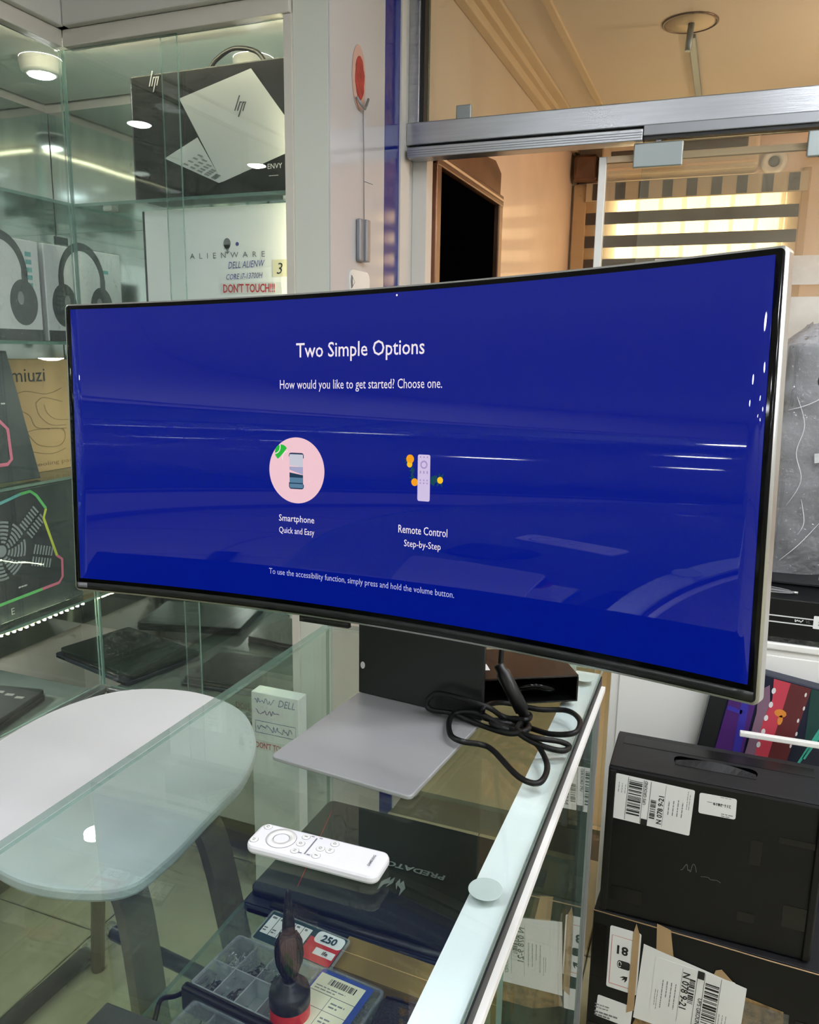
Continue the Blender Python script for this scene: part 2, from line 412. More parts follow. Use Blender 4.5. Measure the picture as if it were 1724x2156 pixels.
# ================================================================ the room beyond the shop front
CX0, CY1, CRZ, CXR = -0.885, 4.72, 2.62, 1.7
bm = NB(); bx(bm, CX0 - 0.05, CXR, 2.36, CY1 + 0.1, -0.06, 0.0); struct('floor_corridor', bm, 'tile')
bm = NB(); bx(bm, CX0 - 0.15, CXR + 0.1, 2.36, CY1 + 0.1, CRZ, CRZ + 0.1); ceil2 = struct('ceiling_corridor', bm, 'beige_ceiling')
# left wall with a door opening y 2.44..3.2, z<2.06
bm = NB()
bx(bm, CX0 - 0.12, CX0, 2.36, 2.44, 0, CRZ); bx(bm, CX0 - 0.12, CX0, 3.20, CY1, 0, CRZ); bx(bm, CX0 - 0.12, CX0, 2.44, 3.20, 2.075, CRZ)
struct('wall_corridor_left', bm, 'beige_wall')
bm = NB(); bx(bm, CXR, CXR + 0.1, 2.36, CY1, 0, CRZ); struct('wall_corridor_right', bm, 'beige_wall')
WX0, WX1, WZ0, WZ1 = -0.80, 0.275, 0.95, 2.36
bm = NB()
bx(bm, CX0 - 0.1, WX0, CY1, CY1 + 0.1, 0, CRZ); bx(bm, WX1, CXR, CY1, CY1 + 0.1, 0, CRZ)
bx(bm, WX0, WX1, CY1, CY1 + 0.1, 0, WZ0); bx(bm, WX0, WX1, CY1, CY1 + 0.1, WZ1, CRZ)
struct('wall_corridor_back', bm, 'beige_wall')
# crown moulding: three stepped strips along the wall-ceiling corner
bm = NB()
for k, (dx, z0) in enumerate(((0.035, 2.555), (0.060, 2.585), (0.100, 2.605))): bx(bm, CX0, CX0 + dx, 2.36, CY1, z0, CRZ, bev=0.004)
struct('trim_3', bm, 'beige_mould')
bm = NB(); bx(bm, -0.66, -0.635, 2.36, CY1, 2.606, CRZ); struct('trim_4', bm, 'beige_mould')
# dark doorway
d2 = sroot('door_2', (CX0, 2.82, 0))
T = Matrix.Translation((-CX0, -2.82, 0))
bm = NB(); bx(bm, CX0 - 0.10, CX0 - 0.004, 2.445, 3.195, 0, 2.07); struct('door_leaf', bm, 'black_void', d2, T)
for a, b in ((2.43, 2.475), (3.155, 3.205)):
    bm = NB(); bx(bm, CX0 - 0.05, CX0 + 0.016, a, b, 0, 2.08, bev=0.004); struct('door_jamb', bm, 'door_frame', d2, T)
bm = NB(); bx(bm, CX0 - 0.05, CX0 + 0.018, 2.43, 3.205, 2.045, 2.085, bev=0.004); struct('door_head', bm, 'door_frame', d2, T)
bm = NB(); bx(bm, CX0 - 0.05, CX0 + 0.022, 2.44, 3.19, 2.062, 2.07); struct('door_bead', bm, 'beige_mould', d2, T)
# rough unpainted plaster over the doorway
pts = [(2.52, 2.083), (3.20, 2.083), (3.206, 2.17), (3.12, 2.20), (3.02, 2.19), (2.95, 2.22), (2.85, 2.20), (2.78, 2.23), (2.68, 2.20), (2.6, 2.16)]
pl = flat('plaster_patch', [pts], 'door_frame', None, FX(CX0, 0, 0), 0.004)
tag(pl, 'bare brown plaster patch over the dark doorway', 'plaster patch')

# window with daylight, mullions and a zebra blind
wn = sroot('window_1', (-0.26, CY1, 1.6)); T = Matrix.Translation((0.26, -CY1, -1.6))
bm = NB(); bx(bm, WX0, WX1, CY1 + 0.075, CY1 + 0.085, WZ0, WZ1); struct('window_pane', bm, 'daylight', wn, T)
for k in range(8):
    x = -0.655 + k * 0.122
    bm = NB(); bx(bm, x - 0.011, x + 0.011, CY1 + 0.045, CY1 + 0.07, WZ0, WZ1); struct('mullion', bm, 'mullion', wn, T)
bm = NB(); bx(bm, WX0, -0.66, CY1 + 0.045, CY1 + 0.07, WZ0, WZ1); struct('window_stile', bm, 'mullion', wn, T)
bm = NB(); bx(bm, 0.215, WX1, CY1 + 0.045, CY1 + 0.07, WZ0, WZ1); struct('window_stile', bm, 'mullion', wn, T)
for a, b in ((-0.872, -0.80), (0.275, 0.312)):
    bm = NB(); bx(bm, a, b, CY1 - 0.035, CY1 - 0.001, WZ0, 2.40 if a < -0.5 else 2.42, bev=0.004); struct('window_casing', bm, 'blind_rail', wn, T)
bl = thing('zebra_blind', 'striped day and night blind hanging in the bright window', 'blind', (-0.26, CY1 - 0.02, 2.35))
T = Matrix.Translation((0.26, -CY1 + 0.02, -2.35))
bm = NB(); bx(bm, -0.80, 0.30, CY1 - 0.05, CY1 - 0.038, 2.305, 2.40); obj('valance', bm, 'blind_light', bl, T)
for k in range(9):
    x = -0.765 + k * 0.122
    bm = NB(); bx(bm, x, x + 0.052, CY1 - 0.053, CY1 - 0.0505, 2.31, 2.395); obj('valance_square', bm, 'blind_dark', bl, T)
for k in range(10):
    z = 2.248 - k * 0.1225
    bm = NB(); bx(bm, -0.798, 0.272, CY1 - 0.030, CY1 - 0.024, z - 0.062, z, bev=0.001, seg=1); obj('slat', bm, 'blind_dark', bl, T)
    bm = NB(); bx(bm, -0.798, 0.272, CY1 - 0.0275, CY1 - 0.0265, z, z + 0.0605); obj('sheer_band', bm, 'sheer', bl, T)
# air conditioner, round speaker, boxed pipe end
ac = thing('air_conditioner', 'cream wall air conditioner above the striped blind', 'air conditioner', (-0.33, CY1, 2.45))
T = Matrix.Translation((0.33, -CY1, -2.45))
bm = NB(); bx(bm, -0.705, 0.060, CY1 - 0.20, CY1 - 0.002, 2.405, 2.612, bev=0.02, seg=3); obj('body', bm, 'ac_white', ac, T)
bm = NB(); bx(bm, -0.42, 0.005, CY1 - 0.206, CY1 - 0.198, 2.50, 2.545, bev=0.004); obj('vent', bm, 'ac_vent', ac, T)
bm = NB(); bx(bm, -0.655, -0.52, CY1 - 0.206, CY1 - 0.198, 2.47, 2.52, bev=0.004); obj('display_window', bm, 'ac_vent', ac, T)
bm = NB(); bx(bm, -0.69, 0.045, CY1 - 0.207, CY1 - 0.195, 2.425, 2.440, bev=0.004); obj('louvre', bm, 'beige_mould', ac, T)
text('lettering', 'SKYRUN', 'ink', ac, Matrix.Translation((0.33, -CY1, -2.45)) @ FY(-0.60, CY1 - 0.2015, 2.575), wd=0.085, bold=0.02)
sp = thing('wall_speaker', 'round white speaker ring on the wall right of the air conditioner', 'speaker', (0.135, CY1, 2.46))
T = fr((0, 0, 0), (1, 0, 0), (0, 0, 1))
bm = NB(); lathe(bm, [(0.062, 0.001), (0.062, 0.02), (0.045, 0.032), (0.028, 0.02), (0.028, 0.006)], T=T); obj('ring', bm, 'white_paint', sp)
bm = NB(); lathe(bm, [(0.027, 0.001), (0.027, 0.012), (0.01, 0.016)], T=T); obj('cone', bm, 'ac_vent', sp)
pb = thing('pipe_box', 'rough grey wrapped pipe stub left of the blind', 'pipe cover', (-0.80, CY1, 2.46))
bm = NB(); bx(bm, -0.06, 0.055, -0.11, -0.002, -0.055, 0.075, bev=0.012)
for v in bm.verts: v.co += Vector((random.uniform(-1, 1), random.uniform(-1, 0), random.uniform(-1, 1))) * 0.006
obj('wrap', bm, 'door_frame', pb)
bm = NB(); tube(bm, catmull([(-0.05, -0.08, 0.07), (-0.065, -0.09, 0.11), (-0.05, -0.07, 0.13)], 6), 0.004, 6); obj('cable_end', bm, 'black_rubber', pb)
# ceiling: round plate with a hook, surface trunking
cp = thing('ceiling_ring', 'round recessed ring with a hook in the beige ceiling', 'ceiling plate', (-0.22, 3.19, CRZ))
bm = NB(); lathe(bm, [(0.094, 0.0), (0.094, -0.004), (0.088, -0.006), (0.088, 0.0)], caps=False, seg=48); obj('ring', bm, 'door_frame', cp)
bm = NB(); lathe(bm, [(0.0855, 0.0), (0.0855, -0.003), (0.02, -0.004)], seg=48); obj('plate', bm, 'beige_mould', cp)
bm = NB(); tube(bm, [(0.004, 0, -0.001), (0.002, -0.01, -0.05), (0.0, -0.012, -0.095)], 0.011, 8); obj('hook', bm, 'alu_dull', cp)
tk = NB(); bx(tk, -0.232, -0.205, 3.30, 4.71, CRZ - 0.014, CRZ + 0.0, bev=0.003); tag(obj('cable_trunking', tk, 'alu_dull'), 'narrow grey cable trunking on the beige ceiling', 'trunking')
# unseen warm lamp, added to the right to light that room and its ceiling
wl = thing('added_warm_lamp', 'unseen warm pendant lamp added to light the room beyond the shop front', 'lamp', (0.95, 3.3, CRZ))
bm = NB(); lathe(bm, [(0.05, 0), (0.05, -0.02), (0.01, -0.03)]); obj('ceiling_rose', bm, 'white_paint', wl)
bm = NB(); tube(bm, [(0, 0, -0.028), (0, 0, -0.36)], 0.004, 6); obj('flex', bm, 'black_rubber', wl)
bm = NB(); lathe(bm, [(0.02, -0.35), (0.09, -0.38), (0.13, -0.45), (0.11, -0.52), (0.03, -0.56)]); obj('globe', bm, 'warm_lamp', wl)

# ================================================================ aluminium shop front with sliding glass
d1 = sroot('door_1', (-0.2, 2.3, 2.07)); O = Vector((-0.2, 2.3, 2.07)); T = Matrix.Translation(-O)
def dpart(name, mat, *b, bev=0.0):
    bm = NB(); bx(bm, *b, bev=bev); return struct(name, bm, mat, d1, T)
dpart('header_beam', 'aluminium', -0.905, 1.7, 2.262, 2.35, 2.062, 2.122, bev=0.003)
dpart('frame_post', 'aluminium', -0.905, -0.873, 2.275, 2.35, 2.1225, CZ, bev=0.002)
dpart('post_gasket', 'gasket', -0.8725, -0.862, 2.285, 2.33, 2.123, CZ)
dpart('header_gasket', 'gasket', -0.90, 1.7, 2.275, 2.33, 2.052, 2.0615)
dpart('track', 'aluminium', -0.895, -0.25, 2.245, 2.30, 2.024, 2.0525, bev=0.002)
for z in (2.031, 2.037, 2.043): dpart('track_groove', 'alu_dull', -0.894, -0.251, 2.2435, 2.2465, z, z + 0.0015)
dpart('track', 'alu_dull', -0.249, 1.7, 2.25, 2.30, 2.036, 2.0615, bev=0.002)
dpart('track_gasket', 'gasket', -0.248, 1.7, 2.256, 2.30, 2.027, 2.0355)
dpart('jamb_strip', 'wall_white', -0.904, -0.86, 2.315, 2.365, 0, 2.05)
slab('transom_pane', -0.861, 1.7, 2.315, 2.323, 2.123, CZ, None, ('glass', 'glass_edge')); o = COL.objects['transom_pane']; o.parent = d1; o.location = -O
slab('fixed_pane', -0.25, 1.7, 2.276, 2.284, 0.02, 2.026, None, ('glass_door', 'glass_edge')); o = COL.objects['fixed_pane']; o.parent = d1; o.location = -O
slab('leaf_pane', -0.345, 0.75, 2.318, 2.326, 0.04, 1.99, None, ('glass_door', 'glass_edge')); o = COL.objects['leaf_pane']; o.parent = d1; o.location = -O
dpart('leaf_stile', 'white_paint', -0.366, -0.346, 2.308, 2.334, 0.02, 2.005, bev=0.002)
dpart('leaf_top_rail', 'beige_mould', -0.3455, 0.75, 2.310, 2.332, 1.99, 2.005)
for x0, x1, z0, z1 in ((-0.272, -0.150, 1.962, 2.022), (0.135, 0.26, 1.962, 2.022)):
    dpart('glass_clamp', 'clip_metal', x0, x1, 2.262, 2.2755, z0, z1, bev=0.003)
    dpart('clamp_pin', 'alu_dull', (x0 + x1) / 2 - 0.006, (x0 + x1) / 2 + 0.006, 2.262, 2.275, z1, z1 + 0.012)
dpart('glass_clip', 'clip_metal', -0.772, -0.727, 2.303, 2.3145, 2.123, 2.168, bev=0.003)
for z0, z1 in ((1.665, 1.735), (1.20, 1.636)): dpart('frosted_band', 'frosted', -0.20, 1.69, 2.2735, 2.2755, z0, z1)

# ================================================================ shop ceiling lights (cold round LED downlights)
for k, (x, y) in enumerate([(x, y) for x in (0.95, 1.8) for y in (1.5, 0.6, -0.3, -1.2, -2.1)] + [(-0.55, -0.20), (-1.05, -0.55), (0.42, 1.2), (0.42, 0.3)]):  # last four added to brighten the counter, the table and the left shelves
    lp = thing('ceiling_light', 'unseen round cold white LED downlight in the shop ceiling', 'ceiling light', (x, y, CZ), 0, 'shop ceiling downlights')
    bm = NB(); lathe(bm, [(0.115, -0.001), (0.115, -0.010), (0.100, -0.016), (0.094, -0.012)], caps=False, seg=40); obj('frame', bm, 'white_paint', lp)
    bm = NB(); lathe(bm, [(0.0935, -0.008), (0.0935, -0.013)], seg=32); obj('diffuser', bm, 'panel_light', lp)

# ================================================================ pillar details
so = thing('wall_clip', 'red torn patch with a bent metal clip and thin hanging cord on the glossy pillar', 'wall fitting', (-0.91, 1.95, 2.13))
T = FX(0.001, 0, 0)
flat('stain_ring', [[(p[0], p[1]) for p in circ(0.003, 0.02, 0.040, 0.075, 28)]], 'stain', so, T, 0.0004)
flat('torn_patch', [[(p[0] * (1 + 0.08 * math.sin(k * 2.1)), p[1]) for k, p in enumerate(circ(0.006, 0.02, 0.026, 0.050, 24))]], 'red_dull', so, FX(0.0015, 0, 0), 0.0012)
bm = NB(); tube(bm, [(0.006, -0.02, -0.03), (0.012, -0.008, -0.045), (0.014, 0.012, -0.05), (0.012, 0.022, -0.042), (0.010, 0.04, -0.02)], 0.0035, 6); obj('metal_clip', bm, 'alu_dull', so)
bm = NB(); tube(bm, [(0.004, 0.022, -0.05), (0.004, 0.026, -0.15), (0.005, 0.028, -0.35)], 0.0012, 5); tube(bm, [(0.004, 0.03, -0.217), (0.02, 0.048, -0.222)], 0.001, 5); obj('cord', bm, 'ink_grey', so)
hd = thing('door_pull', 'flat grey pull handle on the glossy pillar side under the cord', 'handle', (-0.909, 1.958, 1.765))
bm = NB(); bx(bm, 0.0, 0.014, -0.022, 0.0, -0.052, 0.052, bev=0.004); bx(bm, 0.0, 0.022, -0.001, 0.022, -0.052, 0.052, bev=0.003); obj('grip', bm, 'alu_dull', hd)
lt = thing('latch_plate', 'small white latch plate low on the glossy pillar side', 'latch', (-0.9095, 1.905, 1.655))
flat('plate', [rrect(-0.01, 0.11, -0.06, 0.035, 0.02)], 'white_paint', lt, FX(0, 0, 0), 0.004)
flat('arrow_mark', [[(-0.004, -0.012), (0.014, 0.004), (-0.004, 0.02), (-0.007, 0.004)]], 'ink_grey', lt, FX(0.0045, 0, 0), 0.002)
flat('arrow_centre', [[(-0.001, -0.004), (0.008, 0.004), (-0.001, 0.012)]], 'white_paint', lt, FX(0.007, 0, 0), 0.001)

# ================================================================ glass display cabinets round the corner
LX, BY = -1.695, 1.80            # front planes of the left and the back cabinet
SHELVES = (1.872, 1.500, 1.125, 0.750)
cabL = thing('display_cabinet', 'long glass fronted display cabinet along the left wall, with mirror back', 'cabinet', (-1.95, -0.2, 0))
TL = Matrix.Translation((1.95, 0.2, 0))
def cpart(name, mat, T, par, *b, bev=0.0):
    bm = NB(); bx(bm, *b, bev=bev); return obj(name, bm, mat, par, T)
cpart('plinth', 'olive_frame', TL, cabL, -2.19, -1.74, -2.45, 2.24, 0.003, 0.12)
cpart('base_cupboard', 'fascia', TL, cabL, -2.2, LX + 0.004, -2.45, 1.79, 0.12, 0.40, bev=0.003)
cpart('deck', 'deck', TL, cabL, -2.2, LX + 0.012, -2.45, 1.79, 0.40, 0.455, bev=0.002)
cpart('deck_rail', 'aluminium', TL, cabL, LX - 0.006, LX + 0.020, -2.45, 1.79, 0.456, 0.472, bev=0.002)
cpart('mirror_back', 'mirror', TL, cabL, -2.205, -2.19, -2.45, 2.24, 0.456, 2.25)
cpart('top_panel', 'white_paint', TL, cabL, -2.2, LX - 0.02, -2.45, 2.24, 2.280, 2.29)
cpart('top_rail', 'fascia_rail', TL, cabL, LX - 0.019, LX + 0.016, -2.45, 1.785, 2.250, 2.291, bev=0.002)
cpart('corner_post', 'glass_edge', TL, cabL, LX - 0.0055, LX + 0.001, BY - 0.001, BY + 0.005, 0.472, 2.249)
for k in range(5):
    y1 = 1.798 - k * 0.82; o = slab('glass_door', LX - (0.004 if k % 2 else 0.014), LX + (0.002 if k % 2 else -0.008), y1 - 0.87, y1, 0.473, 2.249, cabL, ('glass_cab', 'glass_edge'))
    o.location = (1.95, 0.2, 0)
for z in SHELVES:
    o = slab('shelf', -2.188, LX - 0.018, -2.44, 2.235, z - 0.008, z, cabL, ('glass_shelf', 'glass_edge')); o.location = (1.95, 0.2, 0)
cabB = thing('display_cabinet', 'short glass fronted display cabinet between the corner and the white pillar', 'cabinet', (-1.35, 2.0, 0))
TB = Matrix.Translation((1.35, -2.0, 0))
cpart('plinth', 'olive_frame', TB, cabB, -1.66, -1.012, 1.84, 2.24, 0.003, 0.12)
cpart('base_cupboard', 'fascia', TB, cabB, -1.68, -1.008, BY + 0.004, 2.25, 0.121, 0.40, bev=0.003)
cpart('deck', 'deck', TB, cabB, -1.68, -1.008, BY - 0.006, 2.25, 0.401, 0.455, bev=0.002)
cpart('deck_rail', 'aluminium', TB, cabB, -1.67, -1.008, BY - 0.012, BY + 0.012, 0.456, 0.470, bev=0.002)
cpart('mirror_back', 'mirror', TB, cabB, -2.187, -1.008, 2.24, 2.255, 0.456, 2.25)
cpart('end_stile', 'fascia_rail', TB, cabB, -1.027, -1.006, BY - 0.011, BY - 0.0015, 0.472, 2.249)
cpart('end_panel', 'white_paint', TB, cabB, -1.012, -1.006, BY + 0.02, 2.24, 0.456, 2.25)
cpart('top_panel', 'white_paint', TB, cabB, LX - 0.019, -1.013, BY + 0.02, 2.239, 2.280, 2.29)
cpart('top_rail', 'fascia_rail', TB, cabB, LX + 0.017, -1.008, BY - 0.016, BY + 0.019, 2.250, 2.291, bev=0.002)
for x0, x1, y in ((-1.693, -1.335, 1.800), (-1.392, -1.012, 1.8095)):
    o = slab('glass_door', x0, x1, y, y + 0.006, 0.471, 2.249, cabB, ('glass_cab', 'glass_edge')); o.location = (1.35, -2.0, 0)
for z in (1.872, 1.500, 1.125, 0.785):
    o = slab('shelf', LX - 0.017, -1.014, BY + 0.022, 2.238, z - 0.0085, z - 0.0005, cabB, ('glass_shelf', 'glass_edge')); o.location = (1.35, -2.0, 0)
    for x in (-1.62, -1.06):
        bm = NB(); bx(bm, x, x + 0.03, BY + 0.03, BY + 0.06, z - 0.022, z - 0.0087, bev=0.003); obj('shelf_clip', bm, 'silver', cabB, TB)
# puck lights
pk = None
PUCKS = [((-1.875, 1.905, 2.280), 'round white puck light under the cabinet top near the corner'),
         ((-1.90, -0.86, 1.492), 'puck light under the middle left shelf opposite the monitor'),
         ((-1.90, -1.26, 1.492), 'puck light under the middle left shelf, second from the corner'),
         ((-1.90, -1.66, 1.492), 'puck light under the middle left shelf, farthest from the corner'),
         ((-1.90, -1.62, 1.864), 'puck light under the upper left shelf behind the camera'),
         ((-1.90, -1.60, 2.280), 'puck light under the left cabinet top behind the camera'),
         ((-1.90, 0.55, 2.280), 'puck light under the left cabinet top, nearest the camera'),
         ((-1.30, 2.10, 2.280), 'puck light behind the black laptop box'),
         ((-1.95, 1.20, 2.280), 'puck light under the left cabinet top above the headphone boxes'),
         ((-1.35, 2.05, 1.491), 'puck light under the shelf of the white laptop carton'),
         ((-1.95, 1.50, 0.741), 'puck light over the laptops in the lowest compartment')]
for (x, y, z), lb in PUCKS:
    p = thing('puck_light', lb, 'puck light', (x, y, z - 0.0005), 0, 'cabinet puck lights')
    bm = NB(); lathe(bm, [(0.056, 0.0), (0.058, -0.008), (0.055, -0.032), (0.048, -0.040), (0.042, -0.040), (0.040, -0.034)], caps=False, seg=40); obj('housing', bm, 'white_paint', p)
    bm = NB(); lathe(bm, [(0.040, -0.036), (0.034, -0.044), (0.018, -0.049), (0.004, -0.050)], seg=32); obj('lens', bm, 'puck_light', p)
    bm = NB(); lathe(bm, [(0.043, -0.039), (0.043, -0.041), (0.032, -0.042), (0.032, -0.038)], caps=False, seg=32); obj('bezel', bm, 'white_plastic', p)
# LED strips: tape with diodes
def strip(name, lb, pts, n=8):
    t = thing(name, lb, 'LED strip', tuple(pts[0]), 0, 'cabinet LED strips'); o = Vector(pts[0]); P = catmull(pts, n)
    bm = NB(); tube(bm, [p - o for p in P], 0.0025, 5); obj('tape', bm, 'paper_cream', t)
    bm = NB(); acc = 0.0
    for a, b in zip(P, P[1:]):
        L_ = (b - a).length; d = (b - a) / L_
        while acc < L_:
            c = a + d * acc - o; bx(bm, c.x - 0.0030, c.x + 0.0030, c.y - 0.0030, c.y + 0.0030, c.z - 0.0062, c.z - 0.0025); acc += 0.021
        acc -= L_
    ob = obj('diodes', bm, 'diode', t); ob['kind'] = 'stuff'
rn = random.Random(3)
strip('led_strip', 'LED strip inside the top rail of the left cabinet', [(-1.7185, 0.15 + 0.137 * k, 2.266 + rn.uniform(-0.003, 0.003)) for k in range(13)])
strip('led_strip', 'LED strip inside the top rail of the back cabinet', [(-1.68 + 0.11 * k, 1.8235, 2.266 + rn.uniform(-0.003, 0.003)) for k in range(7)])
strip('led_strip', 'LED strip under the lowest shelf of the left cabinet', [(-1.735, 0.75 + 0.115 * k, 0.733 + rn.uniform(-0.006, 0.004)) for k in range(10)])
strip('led_strip', 'upright LED strip at the pillar end of the back cabinet', [(-1.0165, 1.8225, 0.55 + 0.28 * k) for k in range(7)])
strip('led_strip', 'LED strip under the lowest shelf of the back cabinet', [(-1.30 + 0.055 * k, 1.99 - 0.006 * k, 0.763 + rn.uniform(-0.006, 0.004)) for k in range(6)])

# ---------------------------------------------------------------- contents of the cabinets
def hp_mark(s):
    """four slanted strokes"""
    k = 0.32; w_ = 0.075
    def bar(x, y0, y1): return [((x + k * y0) * s, y0 * s), ((x + w_ + k * y0) * s, y0 * s), ((x + w_ + k * y1) * s, y1 * s), ((x + k * y1) * s, y1 * s)]
    return [bar(-0.42, 0.0, 1.0), bar(-0.20, 0.0, 0.60), bar(-0.10, 0.52, 0.60), bar(0.04, -0.40, 0.60), bar(0.12, 0.52, 0.60), bar(0.24, 0.0, 0.60)]
# black laptop box with printed silver laptop
hb = thing('laptop_box', 'black laptop carton with a silver laptop picture on the top shelf', 'box', (-1.22, 1.90, 1.8725))
bm = NB(); bx(bm, -0.32, 0.195, -0.03, 0.05, 0.0, 0.318, bev=0.004); obj('carton', bm, 'box_black', hb)
bm = NB(); bx(bm, -0.3215, -0.305, -0.028, 0.048, 0.002, 0.316); obj('side_flap', bm, 'box_charcoal', hb)
bm = NB(); tube(bm, catmull([(-0.10, 0.01, 0.316), (-0.075, 0.01, 0.345), (-0.02, 0.01, 0.366), (0.045, 0.01, 0.352), (0.075, 0.01, 0.316)], 8), 0.006, 8); obj('carry_handle', bm, 'black_plastic', hb)
T = FY(0, -0.0305, 0)
lidp = [(-0.164, 0.250), (0.054, 0.300), (0.190, 0.130), (0.190, 0.108), (-0.040, 0.039)]
flat('printed_lid', [lidp], 'lap_silver', hb, T, 0.0008)
flat('printed_base', [[(-0.218, 0.108), (-0.112, 0.152), (-0.040, 0.040), (-0.050, 0.037)]], 'lap_silver', hb, T, 0.0007)
keys = []
for i in range(5):
    for j in range(4):
        u, v = 0.30 + 0.135 * i, 0.10 + 0.2 * j
        a = Vector((-0.218, 0.108)).lerp(Vector((-0.050, 0.039)), u); b = Vector((-0.112, 0.150)).lerp(Vector((-0.045, 0.044)), u)
        c = a.lerp(b, v); d = (b - a).normalized() * 0.006; e = (Vector((-0.050, 0.039)) - Vector((-0.218, 0.108))).normalized() * 0.015
        keys.append([tuple(c), tuple(c + e), tuple(c + e + d), tuple(c + d)])
flat('printed_keys', keys, 'lap_keys', hb, FY(0, -0.0315, 0), 0.0004)
flat('printed_logo', hp_mark(0.036), 'ink_white', hb, T @ Matrix.Translation((-0.243, 0.288, 0)), 0.0009)
flat('printed_logo', hp_mark(0.036), 'ink', hb, FY(0, -0.0315, 0) @ Matrix.Translation((0.018, 0.205, 0)) @ Matrix.Rotation(-0.1, 4, 'Z'), 0.0006)
text('lettering', 'ENVY', 'ink_white', hb, T @ Matrix.Translation((0.118, 0.062, 0.0004)), wd=0.042)
flat('small_print', textlines(0.10, 0.045, 0.04, 1, 0.01, 3), 'ink_white', hb, T, 0.0008)
# white gaming laptop box
ab = thing('laptop_box', 'white laptop carton with handwriting and a red warning strip', 'box', (-1.265, 1.90, 1.5005))
bm = NB(); bx(bm, -0.25, 0.215, -0.03, 0.055, 0.0, 0.352, bev=0.003); obj('carton', bm, 'box_white', ab)
bm = NB(); bx(bm, -0.257, -0.2502, -0.028, 0.053, 0.0, 0.350); obj('side_flap', bm, 'carton_grey', ab)
T = FY(0, -0.0305, 0)
text('lettering', 'A  L  I  E  N  W  A  R  E', 'ink_grey', ab, T @ Matrix.Translation((0.012, 0.222, 0)), wd=0.232, ht=0.014)
flat('printed_head', [circ(0.014, 0.258, 0.011, 0.014, 20), [(0.004, 0.255), (0.024, 0.255), (0.014, 0.236)], [(0.006, 0.238), (0.022, 0.238), (0.014, 0.232)]], 'ink_grey', ab, T, 0.0005)
flat('blue_dot', [circ(0.045, 0.256, 0.005)], 'ink_blue', ab, T, 0.0005)
text('handwriting', 'DELL ALIENW', 'ink_blue', ab, T @ Matrix.Translation((0.072, 0.196, 0)) @ Matrix.Rotation(0.03, 4, 'Z'), wd=0.112, ht=0.017, shear=0.3)
text('handwriting', 'CORE i7-13700H', 'ink_blue', ab, T @ Matrix.Translation((0.065, 0.168, 0)) @ Matrix.Rotation(0.03, 4, 'Z'), wd=0.112, ht=0.014, shear=0.3)
st = flat('number_note', [rect(0.150, 0.172, 0.196, 0.214)], 'paper_cream', ab, T, 0.001)
text('number', '3', 'ink', st, T @ Matrix.Translation((0.172, 0.178, 0.001)), ht=0.028, shear=0.2)
st = flat('warning_strip', [rect(-0.01, 0.130, 0.175, 0.158)], 'paper', ab, T, 0.0008)
text('lettering', "DON'T TOUCH!!!", 'ink_red', st, T @ Matrix.Translation((0.078, 0.1335, 0.0008)), wd=0.158, ht=0.023, bold=0.02)
# headphone boxes
def headphones(par, T, s, mirror=1):
    arc = circ(0, 0, 0.052 * s, 0.062 * s, 28, 8, 172); inn = circ(0, 0, 0.042 * s, 0.049 * s, 28, 8, 172)
    q = [[arc[i], arc[i + 1], inn[i + 1], inn[i]] for i in range(28)]
    flat('printed_headband', q, 'headphone', par, T, 0.0008)
    for sx in (-1, 1):
        flat('printed_arm', [rect(sx * 0.0465 * s - 0.0055 * s, -0.012 * s, sx * 0.0465 * s + 0.0055 * s, 0.008 * s)], 'headphone', par, T, 0.0009)
        flat('printed_cup', [circ(sx * 0.042 * s, -0.040 * s, 0.026 * s, 0.034 * s, 24)], 'headphone', par, T, 0.001)
        flat('cup_highlight', [circ(sx * 0.036 * s, -0.034 * s, 0.006 * s, 0.010 * s, 12)], 'headphone_l', par, T, 0.0014)
for k, (y0, y1, lb) in enumerate(((1.42, 1.735, 'white headphone box at the left edge beside its twin'), (1.745, 2.055, 'white headphone box in the cabinet corner'))):
    h = thing('headphone_box', lb, 'box', (-1.80, (y0 + y1) / 2, 1.5005), 0, 'headphone boxes')
    w_ = y1 - y0
    bm = NB(); bx(bm, -0.05, 0.04, -w_ / 2 + 0.004, w_ / 2 - 0.004, 0.0, 0.262, bev=0.003); obj('carton', bm, 'box_white', h)
    bm = NB(); bx(bm, 0.0402, 0.0412, -w_ / 2 + 0.006, w_ / 2 - 0.006, 0.001, 0.03); obj('grey_base_band', bm, 'carton_grey', h)
    headphones(h, FX(0.0405, (0.02 if k == 0 else -0.012), 0.17), 1.75)
    flat('spec_column', [rect(w_ / 2 - 0.05, 0.10 + 0.02 * i, w_ / 2 - 0.03, 0.112 + 0.02 * i) for i in range(7)] if k == 0 else [rect(w_ / 2 - 0.09, 0.20, w_ / 2 - 0.06, 0.21)], 'cyan_l', h, FX(0.0405, 0, 0), 0.0006)
    if k: bm = NB(); bx(bm, 0.0, 0.006, -0.07, -0.02, 0.262, 0.292, bev=0.003); obj('hang_tab', bm, 'headphone', h)
    bm = NB(); bx(bm, -0.052, 0.043, -w_ / 2 + 0.001, w_ / 2 - 0.001, 0.001, 0.265, bev=0.002); obj('shrink_film', bm, 'poly_film', h)
